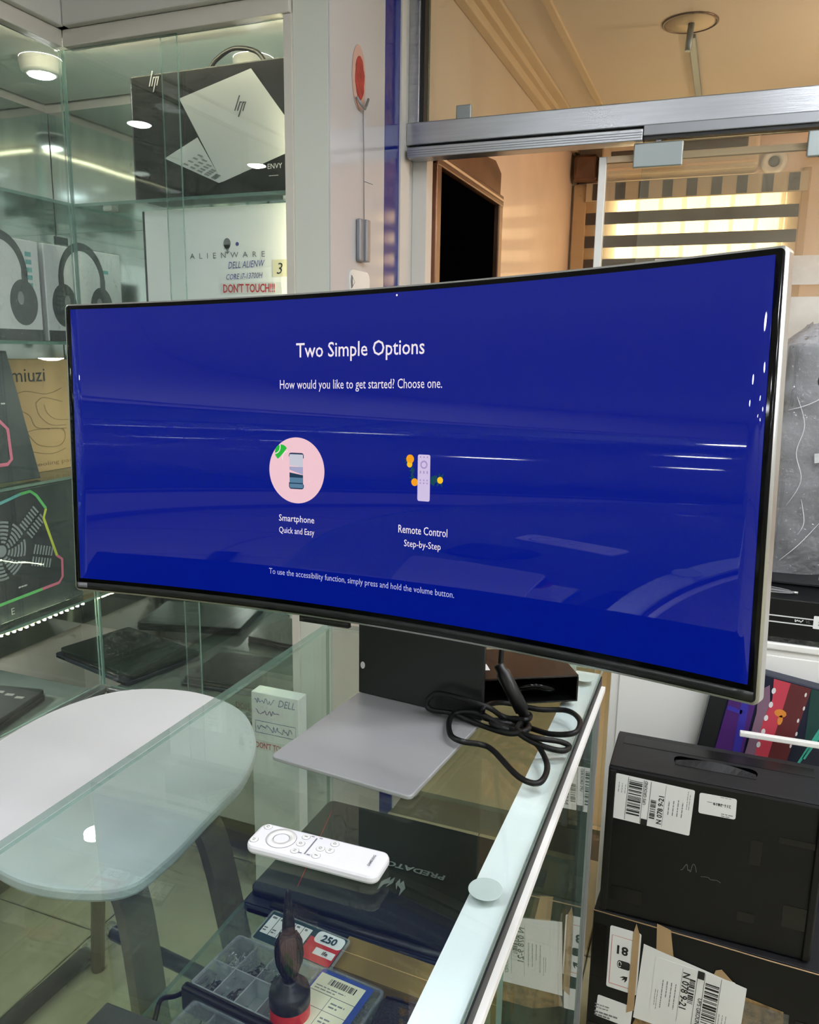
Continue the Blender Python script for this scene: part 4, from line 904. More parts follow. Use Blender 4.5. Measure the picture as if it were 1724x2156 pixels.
bm = NB(); bx(bm, -0.176, 0.176, -0.1285, -0.115, 0.016, 0.0162); obj('front_lip', bm, 'laptop_edge', pl_)
# clear component cases
def case(name, lb, cx, cy, rot, w_, d_, nx, ny, label=None, lid=True, filled=0.9, h=0.030, tilt=0):
    t = thing(name, lb, 'component case', (cx, cy, SZ), rot, 'clear component cases')
    b = NB(); th = 0.0015
    bx(b, -w_ / 2, w_ / 2, -d_ / 2, d_ / 2, 0, th)
    for x0, x1, y0, y1 in ((-w_ / 2, w_ / 2, -d_ / 2, -d_ / 2 + th), (-w_ / 2, w_ / 2, d_ / 2 - th, d_ / 2), (-w_ / 2, -w_ / 2 + th, -d_ / 2, d_ / 2), (w_ / 2 - th, w_ / 2, -d_ / 2, d_ / 2)): bx(b, x0, x1, y0, y1, th, h)
    obj('tray', b, 'clear_plastic', t)
    b = NB(); o_ = rrect(-w_ / 2 - 0.001, w_ / 2 + 0.001, -d_ / 2 - 0.001, d_ / 2 + 0.001, 0.006); n_ = rrect(-w_ / 2 + 0.0015, w_ / 2 - 0.0015, -d_ / 2 + 0.0015, d_ / 2 - 0.0015, 0.004)
    for k in range(len(o_)): prism(b, [o_[k], o_[(k + 1) % len(o_)], n_[(k + 1) % len(o_)], n_[k]], h - 0.003, h)
    obj('rim', b, 'plastic_rim', t)
    for i in range(1, nx):
        x = -w_ / 2 + w_ * i / nx; b = NB(); bx(b, x - th / 2, x + th / 2, -d_ / 2 + th, d_ / 2 - th, th, h * 0.9); obj('divider', b, 'plastic_rim', t)
    for j in range(1, ny):
        y = -d_ / 2 + d_ * j / ny; b = NB(); bx(b, -w_ / 2 + th, w_ / 2 - th, y - th / 2, y + th / 2, th, h * 0.9); obj('divider', b, 'plastic_rim', t)
    rnd = random.Random(hash(lb) % 1000 if False else len(lb) * 7 + nx)
    for i in range(nx):
        for j in range(ny):
            if rnd.random() > filled: continue
            x = -w_ / 2 + w_ * (i + 0.5) / nx; y = -d_ / 2 + d_ * (j + 0.5) / ny; b = NB()
            for k in range(46):
                px = x + rnd.gauss(0, 0.22) * w_ / nx * 0.8; py = y + rnd.gauss(0, 0.22) * d_ / ny * 0.8
                px = min(max(px, x - 0.4 * w_ / nx), x + 0.4 * w_ / nx); py = min(max(py, y - 0.4 * d_ / ny), y + 0.4 * d_ / ny); a = rnd.uniform(0, 6.28); l = 0.0035
                z = th + 0.002 + rnd.random() * 0.008
                tube(b, [(px - l * math.cos(a), py - l * math.sin(a), z), (px + l * math.cos(a), py + l * math.sin(a), z + rnd.uniform(-0.001, 0.002))], 0.0009, 4)
            o = obj('screws', b, 'screws' if rnd.random() < 0.7 else 'silver', t); o['kind'] = 'stuff'
            b = NB(); g = 5; q = [[b.verts.new((x + (u / g - 0.5) * w_ / nx * 0.86, y + (v / g - 0.5) * d_ / ny * 0.86, th + 0.012 + rnd.uniform(0, 0.010))) for v in range(g + 1)] for u in range(g + 1)]
            for u in range(g):
                for v in range(g): b.faces.new((q[u][v], q[u + 1][v], q[u + 1][v + 1], q[u][v + 1]))
            obj('poly_pouch', b, 'poly_film', t)
    if lid:
        b = NB(); prism(b, rrect(-w_ / 2 - 0.001, w_ / 2 + 0.001, -d_ / 2 - 0.001, d_ / 2 + 0.001, 0.006), h + 0.0002, h + 0.0022); obj('lid', b, 'clear_lid', t)
        b = NB(); bx(b, -0.012, 0.012, -d_ / 2 - 0.005, -d_ / 2 - 0.0012, h * 0.55, h + 0.002, bev=0.001); obj('clasp', b, 'clear_plastic', t)
    return t
kA = case('component_case', 'clear screw case with open lid behind the red air pump', -0.458, 0.700, -0.10, 0.122, 0.088, 4, 2, lid=False)
b = NB(); prism(b, rrect(-0.060, 0.060, -0.022, 0.030, 0.005), 0.0, 0.0020); obj('open_lid', b, 'clear_plastic', kA, Matrix.Translation((0.012, 0.0695, 0.028)) @ Matrix.Rotation(0.12, 4, 'X'))
TA = Matrix.Translation((0.012, 0.0695, 0.0302)) @ Matrix.Rotation(0.12, 4, 'X')
lb_ = flat('label_card', [rrect(-0.057, 0.057, -0.019, 0.027, 0.002)], 'ink_dkteal', kA, TA, 0.0004)
flat('label_cell', [rect(-0.054 + 0.0125 * i, -0.008, -0.0425 + 0.0125 * i, 0.022) for i in range(5)], 'paper', lb_, TA, 0.0006)
flat('label_print', [q for i in range(5) for q in textlines(-0.052 + 0.0125 * i, 0.017, 0.007, 1, 0.01, i, 0.003) + textlines(-0.053 + 0.0125 * i, 0.0, 0.008, 2, 0.004, i + 9, 0.002)], 'ink_grey', lb_, TA, 0.0008)
flat('label_panel', [rect(0.010, -0.018, 0.056, 0.014)], 'ink_red', lb_, TA, 0.0006); flat('label_panel', [rrect(0.016, 0.056, 0.008, 0.026, 0.006)], 'paper', lb_, TA, 0.0007)
text('label_number', '250', 'ink_dkteal', lb_, TA @ Matrix.Translation((0.036, 0.0115, 0.0006)), ht=0.011, bold=0.03)
flat('label_panel', [rect(0.026, -0.008, 0.054, 0.002)], 'paper', lb_, TA, 0.0008); text('label_word', 'ife', 'ink', lb_, TA @ Matrix.Translation((0.042, -0.006, 0.0006)), ht=0.006, bold=0.02)
kB = case('component_case', 'clear screw case in the bottom foreground beside the black loop cable', -0.445, 0.592, -0.10, 0.125, 0.088, 4, 2)
kC = case('component_case', 'clear screw case with cream barcode card right of the air pump', -0.352, 0.692, -0.10, 0.078, 0.095, 2, 3)
TA = FZ(-0.004, 0.006, 0.0325)
lb_ = flat('label_card', [rrect(-0.036, 0.034, -0.045, 0.036, 0.003)], 'blue_card', kC, TA, 0.0005)
flat('label_sheet', [rect(-0.034, -0.045, 0.026, 0.030)], 'paper_cream', lb_, TA, 0.0008)
flat('label_barcode', shift(bars(0.036, 0.009, 22, 4), -0.018, 0.017), 'ink', lb_, TA, 0.0010)
flat('label_rule', [rect(-0.034, 0.003, 0.026, 0.0038), rect(-0.034, -0.018, 0.026, -0.0174), rect(-0.004, -0.045, -0.0034, 0.003)], 'ink_grey', lb_, TA, 0.0010)
flat('label_print', textlines(-0.030, 0.011, 0.04, 2, 0.004, 2, 0.0012) + textlines(0.0, -0.006, 0.02, 2, 0.005, 6, 0.002) + textlines(0.0, -0.028, 0.02, 2, 0.005, 7, 0.002), 'ink_grey', lb_, TA, 0.0010)
# black slab between the cases
t = thing('black_pouch', 'flat black pouch between the two screw cases', 'pouch', (-0.463, 0.645, SZ), -0.10)
bm = NB(); prism(bm, rrect(-0.066, 0.072, -0.002, 0.010, 0.004), 0.0, 0.033, bev=0.003); obj('shell', bm, 'black_plastic', t)
bm = NB(); tube(bm, [(-0.062, 0.004, 0.0335), (0.068, 0.004, 0.0335)], 0.001, 6); obj('zip', bm, 'black_gloss', t)
# red hand air pump
pu = thing('air_pump', 'red hand air pump with ribbed black nozzle in the foreground', 'air pump', (-0.392, 0.665, SZ))
t_ = NB(); lathe(t_, [(0.0215, 0.0), (0.0225, 0.002), (0.0225, 0.050), (0.0215, 0.052)], seg=40); obj('barrel', t_, 'red_gloss', pu)
t_ = NB(); lathe(t_, [(0.0228, 0.048), (0.0230, 0.060), (0.0215, 0.066), (0.0150, 0.067), (0.0148, 0.071), (0.0110, 0.0715), (0.0105, 0.076), (0.0075, 0.077)], seg=40); obj('collar', t_, 'black_plastic', pu)
t_ = NB(); lathe(t_, [(0.0065, 0.076), (0.0085, 0.084), (0.0135, 0.098), (0.0150, 0.110), (0.0140, 0.122), (0.0100, 0.132), (0.0060, 0.137)], seg=32); obj('bulb', t_, 'black_rubber', pu)
for k in range(16):
    a = 2 * math.pi * k / 16; pr = [(0.0087, 0.084), (0.0140, 0.098), (0.0155, 0.110), (0.0145, 0.122), (0.0103, 0.132)]
    t_ = NB(); tube(t_, [(r * math.cos(a), r * math.sin(a), z) for r, z in pr], 0.0009, 5); obj('rib', t_, 'black_rubber', pu)
t_ = NB(); lathe(t_, [(0.0072, 0.136), (0.0070, 0.146), (0.0030, 0.184), (0.0022, 0.190)], seg=20); obj('nozzle', t_, 'black_plastic', pu)
# kraft box, mesh pouch, black box, loop cable
kg = thing('kraft_box', 'low brown kraft box between the gaming laptop and mesh bag', 'box', (-0.275, 0.775, SZ), -0.05)
bm = NB(); bx(bm, -0.115, 0.105, -0.026, 0.030, 0, 0.022, bev=0.001); obj('carton', bm, 'kraft_gold', kg)
bm = NB(); prism(bm, [(-0.115, -0.026), (0.105, -0.026), (0.105, 0.002), (-0.115, 0.010)], 0.0222, 0.0232); obj('flap', bm, 'kraft_gold', kg)
bm = NB(); bx(bm, -0.115, 0.105, 0.0015, 0.0025, 0.0222, 0.0235); obj('fold_line', bm, 'kraft', kg)
mb = thing('mesh_pouch', 'black mesh pouch in the counter next to the white strip', 'pouch', (-0.255, 0.685, SZ), 0.05)
bm = NB(); prism(bm, rrect(-0.052, 0.075, -0.07, 0.055, 0.015), 0, 0.030, bev=0.008); obj('shell', bm, 'mesh_black', mb)
bm = NB(); tube(bm, [(-0.045, 0.045, 0.031), (0.068, 0.045, 0.031)], 0.0015, 6); obj('zip', bm, 'black_gloss', mb)
bb = thing('black_box', 'plain black box in the bottom left corner of the counter', 'box', (-0.532, 0.545, SZ), 0.0)
bm = NB(); bx(bm, -0.034, 0.045, -0.06, 0.030, 0, 0.062, bev=0.002); obj('carton', bm, 'box_black', bb)
bm = NB(); bx(bm, -0.0345, 0.0455, -0.0605, 0.0305, 0.045, 0.0635, bev=0.002); obj('lid', bm, 'carton_grey', bb)
lc = thing('loop_cable', 'thin black cable looping over the counter shelf', 'cable', (-0.53, 0.64, SZ))
bm = NB(); tube(bm, catmull([(0.008, 0.052, 0.012), (0.004, 0.036, 0.013), (-0.006, 0.012, 0.016), (-0.010, -0.010, 0.028), (-0.004, -0.028, 0.022), (0.0, -0.05, 0.004), (0.02, -0.11, 0.003)], 8), 0.0028, 8); obj('cord', bm, 'black_rubber', lc)
bm = NB(); bx(bm, 0.014, 0.026, -0.14, -0.11, 0.0, 0.007, bev=0.002); obj('plug', bm, 'black_plastic', lc)
br = thing('corner_bracket', 'small perforated white metal bracket behind the gaming laptop', 'bracket', (-0.405, 1.09, SZ), 0.3)
bm = NB(); bx(bm, -0.016, 0.016, -0.010, 0.010, 0.0, 0.0016); obj('plate', bm, 'paper', br)
for x in (-0.009, 0.009):
    bm = NB(); lathe(bm, [(0.003, 0.0016), (0.003, 0.0019)], seg=12, T=Matrix.Translation((x, 0, 0))); obj('hole', bm, 'ink', br)

# ================================================================ small table behind the counter
tbz = 0.72
tb_ = thing('side_table', 'white rounded table top on splayed brown legs behind the counter', 'table', (-1.0, 1.08, 0.0025)); O = Vector((-1.0, 1.08, 0.0025))
out = [(-1.277, 1.068), (-1.279, 1.23), (-1.215, 1.355), (-1.078, 1.408), (-0.925, 1.375), (-0.812, 1.265), (-0.755, 1.134), (-0.742, 1.006), (-0.733, 0.885), (-0.750, 0.806), (-0.850, 0.766), (-0.955, 0.770), (-1.10, 0.815), (-1.225, 0.92)]
sm = [(p.x - O.x, p.y - O.y) for p in catmull([(a, b, 0) for a, b in out], 8, closed=True)]
bm = NB(); prism(bm, sm, tbz - 0.022, tbz, bev=0.006); obj('table_top', bm, 'table_white', tb_)
bm = NB(); prism(bm, [(a * 0.93, b * 0.93) for a, b in sm], tbz - 0.032, tbz - 0.0225); obj('under_rim', bm, 'table_white', tb_)
def leg(a, b, wd=0.055):
    """flat bar bent at the top"""
    a, b = Vector(a) - O, Vector(b) - O; bm = NB(); k = Vector((-0.10, 0.02, 0.0))
    P = catmull([tuple(a + k), tuple(a + k * 0.35 + Vector((0, 0, -0.003))), tuple(a + (b - a) * 0.06), tuple(a + (b - a) * 0.4), tuple(b)], 6); prev = None
    side = Vector((0.10, 1, 0)).normalized() * wd / 2
    for i, p in enumerate(P):
        d = (P[min(i + 1, len(P) - 1)] - P[max(i - 1, 0)]).normalized(); n = d.cross(side).normalized() * 0.009
        r = [bm.verts.new(p + s * side + q * n) for s, q in ((-1, -1), (1, -1), (1, 1), (-1, 1))]
        if prev:
            for j in range(4): bm.faces.new((prev[j], prev[(j + 1) % 4], r[(j + 1) % 4], r[j]))
        else: bm.faces.new(r[::-1])
        prev = r
    bm.faces.new(prev); bmesh.ops.recalc_face_normals(bm, faces=bm.faces[:]); return obj('leg', bm, 'brown_leg', tb_)
leg((-0.765, 1.035, 0.690), (-0.645, 1.075, 0.004)); leg((-0.780, 0.855, 0.690), (-0.645, 0.80, 0.004))
def leg2(a, b):
    bm = NB(); tube(bm, [Vector(a) - O, Vector(b) - O], 0.016, 10); obj('leg', bm, 'brown_leg', tb_)
leg2((-1.20, 1.25, 0.690), (-1.30, 1.30, 0.004)); leg2((-1.16, 0.92, 0.690), (-1.29, 0.84, 0.004))
bm = NB(); tube(bm, [Vector((-0.90, 0.940, 0.50)) - O, Vector((-0.655, 0.912, 0.50)) - O], 0.012, 8); obj('stretcher', bm, 'black_plastic', tb_)
# plastic wrap left on the leg
wr = NB(); rnd = random.Random(5); rings = []
for i in range(9):
    t = i / 8; c = Vector((-0.735 + 0.075 * t, 0.838 - 0.030 * t, 0.50 - 0.36 * t)); ring = []
    for k in range(14):
        a = 2 * math.pi * k / 14; r = 0.044 + rnd.uniform(-0.010, 0.014)
        ring.append(wr.verts.new(c + Vector((math.cos(a) * r * 0.8, math.sin(a) * r, rnd.uniform(-0.006, 0.006)))))
    rings.append(ring)
for a, b in zip(rings, rings[1:]):
    for k in range(14): wr.faces.new((a[k], a[(k + 1) % 14], b[(k + 1) % 14], b[k]))
obj('plastic_wrap', wr, 'poly_wrap', tb_, Matrix.Translation(-O))
ft = thing('foam_tube', 'dark grey tube lying on the floor beside the white table', 'tube', (-1.35, 1.0, 0.0025))
bm = NB(); tube(bm, [(-0.02, -0.45, 0.021), (0.010, 0.31, 0.021)], 0.0205, 16); obj('tube', bm, 'foam_tube', ft)
bm = NB(); tube(bm, [(0.008, 0.27, 0.0222), (0.014, 0.40, 0.0222)], 0.022, 12, radii=[0.0216, 0.026]); obj('film_end', bm, 'poly_wrap', ft)

# ================================================================ right side: white cupboard, cartons
wcb = thing('white_cupboard', 'white low cupboard behind the stack of black cartons', 'cupboard', (0.4, 2.0, 0.0025))
bm = NB(); bx(bm, -0.59, 0.80, -0.195, 0.22, 0.06, 0.868, bev=0.002); obj('body', bm, 'white_paint', wcb)
bm = NB(); bx(bm, -0.592, 0.82, -0.202, 0.225, 0.8685, 0.8845, bev=0.003); obj('top', bm, 'white_paint', wcb)
bm = NB(); bx(bm, -0.57, 0.78, -0.17, 0.20, 0.0, 0.0595); obj('plinth', bm, 'olive_frame', wcb)
for x0, x1 in ((-0.57, 0.10), (0.11, 0.79)):
    bm = NB(); bx(bm, x0, x1, -0.200, -0.1955, 0.08, 0.855, bev=0.0015); obj('door', bm, 'white_paint', wcb)
def shipping(par, T, w_, h_, seed, name='shipping_label', mat='paper', big=0.0):
    s = flat(name, [rrect(0, w_, 0, h_, 0.003, 3)], mat, par, T, 0.0005)
    flat('label_barcode', shift(bars(w_ * 0.17, h_ * 0.78, 20, seed, False), w_ * 0.18, h_ * 0.16), 'ink', s, T, 0.0008)
    flat('label_barcode', shift(bars(w_ * 0.07, h_ * 0.42, 14, seed + 1, False), w_ * 0.475, h_ * 0.18), 'ink', s, T, 0.0008)
    flat('label_block', [rect(w_ * 0.375, h_ * 0.0, w_ * 0.46, h_ * 0.13)], 'ink', s, T, 0.0008)
    flat('label_rule', [rect(w_ * 0.165, 0.002, w_ * 0.17, h_ - 0.002), rect(w_ * 0.365, 0.002, w_ * 0.37, h_ - 0.002), rect(w_ * 0.455, h_ * 0.0, w_ * 0.46, h_ - 0.002), rect(w_ * 0.645, h_ * 0.05, w_ * 0.648, h_ * 0.97)], 'ink', s, T, 0.0008)
    flat('label_print', textlines(w_ * 0.05, h_ * 0.6, h_ * 0.33, 3, 0.006, seed + 2, 0.0010, True) + textlines(w_ * 0.70, h_ * 0.35, h_ * 0.5, 4, 0.008, seed + 3, 0.0016, True) + textlines(w_ * 0.92, h_ * 0.55, h_ * 0.4, 2, 0.004, seed + 4, 0.0010, True), 'ink_grey', s, T, 0.0008)
    T90 = T @ Matrix.Translation((w_ * 0.635, h_ * 0.10, 0)) @ Matrix.Rotation(math.pi / 2, 4, 'Z')
    text('label_code', 'N 078 9-21', 'ink', s, T90, align='LEFT', wd=h_ * 0.62, bold=0.02)
    T90 = T @ Matrix.Translation((w_ * 0.415, h_ * 0.45, 0)) @ Matrix.Rotation(math.pi / 2, 4, 'Z')
    text('label_code', 'UPS GROUND', 'ink', s, T90, align='LEFT', wd=h_ * 0.52, bold=0.01)
    return s
# upper carton
uc = thing('black_carton', 'black carton with carry slot and two white labels, upper of the stack', 'carton', (0.045, 1.45, 0.405))
bm = NB(); bx(bm, -0.190, 0.190, 0.0, 0.155, 0.0, 0.310, bev=0.004); obj('carton', bm, 'carton_black', uc)
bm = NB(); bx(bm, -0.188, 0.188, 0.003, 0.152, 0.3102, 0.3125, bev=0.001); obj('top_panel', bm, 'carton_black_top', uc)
bm = NB(); prism(bm, rrect(-0.075, 0.075, 0.056, 0.088, 0.015), 0.3127, 0.3132); obj('carry_slot', bm, 'black_void', uc)
bm = NB(); rr = []
for i in range(13):
    x = -0.072 + 0.144 * i / 12; hgt = 0.010 * math.sin(math.pi * i / 12); rr.append([bm.verts.new((x, 0.050, 0.3135)), bm.verts.new((x, 0.068, 0.3135 + hgt)), bm.verts.new((x, 0.068, 0.3125 + hgt)), bm.verts.new((x, 0.050, 0.3128))])
for a, b in zip(rr, rr[1:]):
    for j in range(4): bm.faces.new((a[j], a[(j + 1) % 4], b[(j + 1) % 4], b[j]))
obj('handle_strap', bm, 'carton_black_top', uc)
bm = NB(); bx(bm, -0.175, 0.175, 0.100, 0.135, 0.3126, 0.3132); obj('clear_tape', bm, 'tape_clear', uc)
T = FY(0, -0.0005, 0)
for sx in (-1, 1):
    bm = NB(); bx(bm, sx * 0.181 - 0.006, sx * 0.181 + 0.006, -0.006, 0.0, 0.004, 0.306, bev=0.002); obj('edge_flap', bm, 'carton_black', uc)
shipping(uc, T @ Matrix.Translation((-0.178, 0.205, 0)) @ Matrix.Rotation(-0.03, 4, 'Z'), 0.143, 0.094, 11)
s = flat('part_label', [rrect(-0.018, 0.046, 0.264, 0.305, 0.004, 3)], 'paper', uc, T @ Matrix.Translation((0, -0.012, 0)) @ Matrix.Rotation(0.02, 4, 'Z'), 0.0005)
flat('label_print', textlines(0.012, 0.295, 0.028, 1, 0.004, 3, 0.001) + textlines(-0.010, 0.281, 0.05, 1, 0.004, 8, 0.001) + textlines(0.016, 0.262, 0.026, 2, 0.004, 9, 0.0015), 'ink_grey', s, T @ Matrix.Translation((0, -0.004, 0.0002)), 0.0005)
Tf = T @ Matrix.Translation((0.016, 0.279, 0)) @ Matrix.Rotation(math.pi, 4, 'Z')
text('label_code', '211-3819', 'ink', s, Tf, wd=0.030, bold=0.01)
for k, (x, y, w_, h_) in enumerate(((0.115, 0.225, 0.07, 0.012), (0.135, 0.06, 0.045, 0.045), (-0.17, 0.03, 0.06, 0.03), (0.06, 0.05, 0.03, 0.02), (0.07, 0.17, 0.02, 0.05))):
    bm = NB(); prism(bm, rrect(x, x + w_, y, y + h_, 0.002, 2), 0, 0.0004); obj('tape_scuff', bm, 'tape_clear', uc, T)
flat('scrawl', scribble(-0.045, 0.125, 0.03, 0.02, 10, 4) + scribble(-0.01, 0.118, 0.04, 0.006, 6, 5, 0.0006), 'ink_grey', uc, T, 0.0004)
# lower carton
lwc = thing('black_carton', 'scuffed black carton with torn brown tape and labels, lower of the stack', 'carton', (0.045, 1.44, 0.0025), -0.045)
bm = NB(); bx(bm, -0.200, 0.215, 0.0, 0.18, 0.0, 0.398, bev=0.004); obj('carton', bm, 'carton_black', lwc)
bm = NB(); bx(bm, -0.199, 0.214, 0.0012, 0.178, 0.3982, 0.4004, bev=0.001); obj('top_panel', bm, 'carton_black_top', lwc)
bm = NB(); tube(bm, [(-0.20, -0.0005, 0.398), (0.02, -0.0008, 0.3985), (0.12, -0.0005, 0.397), (0.215, -0.0008, 0.398)], 0.0012, 5); obj('worn_edge', bm, 'tape_kraft', lwc)
T = FY(0, -0.0005, 0)
s = flat('warning_label', [rrect(-0.165, -0.105, 0.235, 0.375, 0.004, 3)], 'paper', lwc, T, 0.0005)
flat('label_frame', stroke([(-0.160, 0.245), (-0.160, 0.355), (-0.108, 0.355)], 0.0016) + stroke([(-0.160, 0.245), (-0.108, 0.245)], 0.0016), 'ink_pink', s, T, 0.0007)
Tf = T @ Matrix.Translation((-0.138, 0.335, 0)) @ Matrix.Rotation(math.pi, 4, 'Z'); text('label_number', '81', 'ink', s, Tf, ht=0.020, bold=0.03)
flat('label_battery', [rrect(-0.142, -0.122, 0.285, 0.303, 0.004), circ(-0.142, 0.294, 0.005, 0.009, 14)], 'ink', s, T, 0.0007)
flat('battery_ring', stroke(circ(-0.142, 0.294, 0.003, 0.006, 12), 0.0015), 'paper', s, T, 0.0009)
flat('label_flame', [leaf(-0.125, 0.270, a, 0.016, 0.004) for a in (200, 225, 250)], 'ink', s, T, 0.0007)
bm = NB(); prism(bm, [(-0.120, 0.375), (-0.116, 0.395), (-0.108, 0.372), (-0.108, 0.20), (-0.122, 0.19)], 0.0006, 0.0016); obj('torn_tape', bm, 'tape_kraft', lwc, T)
bm = NB(); prism(bm, [(-0.078, 0.408), (-0.052, 0.402), (-0.042, 0.34), (-0.075, 0.345)], 0.0006, 0.0018); obj('torn_tape', bm, 'tape_kraft', lwc, T)
bm = NB(); prism(bm, [(0.034, 0.345), (0.044, 0.350), (0.072, 0.325), (0.080, 0.31), (0.030, 0.33)], 0.0006, 0.0018); obj('torn_tape', bm, 'tape_kraft', lwc, T)
bm = NB(); prism(bm, [(-0.11, 0.16), (-0.10, 0.20), (0.08, 0.185), (0.16, 0.24), (0.155, 0.30), (0.06, 0.31), (0.05, 0.17), (0.02, 0.135), (-0.05, 0.135), (-0.08, 0.15)], 0.0003, 0.0010); obj('torn_patch', bm, 'torn', lwc, T)
bm = NB(); bx(bm, 0.075, 0.165, 0.248, 0.298, 0.0012, 0.0018); obj('clear_tape', bm, 'poly_film', lwc, T)
Tl = T @ Matrix.Translation((-0.105, 0.188, 0.0012)) @ Matrix.Rotation(-0.035, 4, 'Z')
flat('delivery_pouch', [[(-0.003, -0.003), (0.190, 0.0), (0.190, 0.145), (0.0, 0.168)]], 'paper', lwc, Tl, 0.0008)
Ts = Tl @ Matrix.Translation((0.170, 0.150, 0.0009)) @ Matrix.Rotation(math.pi, 4, 'Z')
shipping(lwc, Ts, 0.145, 0.130, 23)
s = flat('part_label', [rrect(-0.190, -0.120, 0.150, 0.200, 0.003, 3)], 'paper', lwc, T @ Matrix.Rotation(-0.05, 4, 'Z'), 0.0006)
flat('label_print', textlines(-0.184, 0.186, 0.03, 2, 0.007, 2, 0.0016) + textlines(-0.184, 0.168, 0.055, 2, 0.007, 5, 0.003), 'ink_grey', s, T, 0.0016)
s = flat('grey_sheet', [rect(0.088, 0.155, 0.165, 0.232)], 'paper_grey', lwc, T, 0.0009)
flat('white_sheet', [rrect(0.150, 0.205, 0.14, 0.225, 0.003, 3)], 'paper', lwc, T, 0.0007)
flat('black_smear', [[(0.168, 0.15), (0.178, 0.15), (0.182, 0.165), (0.178, 0.18), (0.184, 0.19), (0.178, 0.20), (0.182, 0.215), (0.168, 0.222)]], 'ink', lwc, T, 0.0010)
for k, (x, y, w_, h_) in enumerate(((-0.197, 0.25, 0.025, 0.12), (0.175, 0.26, 0.035, 0.03), (-0.197, 0.06, 0.03, 0.08))):
    bm = NB(); prism(bm, rrect(x, x + w_, y, y + h_, 0.002, 2), 0, 0.0004); obj('tape_scuff', bm, 'tape_clear', lwc, T)
# picture box leaning on the cupboard
gb = thing('picture_box', 'colourful printed box with red and teal picture leaning on the white cupboard', 'box', M4=Matrix.Translation((0.108, 1.755, 0.045)) @ Matrix.Rotation(0.14, 4, 'Y') @ Matrix.Translation((-0.09, 0, 0)))
GZ = 0.78
bm = NB(); bx(bm, -0.09, 0.28, 0.0, 0.035, 0.03, GZ, bev=0.002); obj('carton', bm, 'navy', gb)
T = FY(0, -0.0006, 0)
z0 = GZ - 0.30
flat('printed_edge', [rect(-0.088, z0, -0.055, GZ - 0.002)], 'ink', gb, T, 0.0004)
flat('printed_dark', [[(-0.055, z0), (0.005, z0), (0.0, GZ - 0.003), (-0.050, GZ - 0.003)]], 'purple', gb, T, 0.0004)
flat('printed_indigo', [[(-0.010, z0), (0.006, z0), (-0.012, GZ - 0.06), (-0.030, GZ - 0.02)], [(-0.05, GZ - 0.10), (-0.02, GZ - 0.102), (-0.02, GZ - 0.092), (-0.05, GZ - 0.09)], [(-0.05, GZ - 0.07), (-0.02, GZ - 0.072), (-0.02, GZ - 0.062), (-0.05, GZ - 0.06)]], 'indigo', gb, T, 0.0007)
flat('printed_fin', [[(0.006, z0), (0.030, z0), (0.024, GZ - 0.10), (0.028, GZ - 0.06), (0.018, GZ - 0.02), (0.0, GZ - 0.04), (0.008, GZ - 0.09)]], 'mauve', gb, T, 0.0008)
flat('printed_fin', [[(-0.045, GZ - 0.004), (-0.010, GZ - 0.004), (-0.02, GZ - 0.03), (-0.04, GZ - 0.03)]], 'lilac', gb, T, 0.0008)
flat('printed_glow', [[(0.030, z0), (0.075, z0), (0.062, GZ - 0.004), (0.022, GZ - 0.004), (0.030, GZ - 0.05), (0.024, GZ - 0.10)]], 'magenta', gb, T, 0.0006)
flat('printed_glow', [[(0.050, z0), (0.085, z0), (0.095, GZ - 0.004), (0.055, GZ - 0.004)]], 'maroon', gb, T, 0.0007)
flat('printed_spark', [circ(0.052, GZ - 0.075, 0.012, 0.009, 10), circ(0.055, GZ - 0.09, 0.005, 0.012, 8)], 'orange', gb, T, 0.0009)
for k in range(6): flat('printed_light', [circ(0.028 + 0.002 * (k % 2), GZ - 0.03 - 0.032 * k, 0.004, 0.007, 10)], 'ink_white', gb, T, 0.0010)
for k in range(5): flat('printed_light', [circ(0.088 + 0.004 * (k % 2), GZ - 0.02 - 0.03 * k, 0.002, 0.005, 8)], 'ink_white', gb, T, 0.0010)
flat('printed_field', [[(0.095, GZ - 0.004), (0.279, GZ - 0.004), (0.279, GZ - 0.09), (0.11, GZ - 0.12)]], 'dkteal', gb, T, 0.0004)
flat('printed_beam', stroke([(0.105, GZ - 0.20), (0.150, GZ - 0.01)], 0.005) + stroke([(0.118, GZ - 0.16), (0.160, GZ - 0.01)], 0.006) + stroke([(0.13, GZ - 0.03), (0.27, GZ - 0.09)], 0.006) + stroke([(0.17, GZ - 0.24), (0.22, GZ - 0.10)], 0.006) + stroke([(0.185, GZ - 0.24), (0.235, GZ - 0.10)], 0.006), 'teal', gb, T, 0.0008)
flat('printed_strip', [[(0.145, GZ - 0.06), (0.152, GZ - 0.06), (0.168, GZ - 0.01), (0.160, GZ - 0.01)]], 'ink_white', gb, T, 0.0010)
flat('printed_blue', [[(0.165, GZ - 0.065), (0.180, GZ - 0.06), (0.185, GZ - 0.075), (0.172, GZ - 0.08)], [(0.15, GZ - 0.125), (0.17, GZ - 0.10), (0.19, GZ - 0.10), (0.175, GZ - 0.14), (0.165, GZ - 0.13)]], 'skyblue', gb, T, 0.0009)
# white rod in front of the picture box
wr_ = thing('white_strip', 'slim white strip standing across the colourful picture box', 'strip', (0.0, 1.70, 0.017), 0.04)
bm = NB(); bx(bm, 0.092, 0.42, 0.0, 0.012, 0.686, 0.697, bev=0.002); obj('bar', bm, 'white_paint', wr_)
bm = NB(); bx(bm, 0.405, 0.417, 0.0, 0.012, -0.0145, 0.6858); obj('post', bm, 'white_paint', wr_)
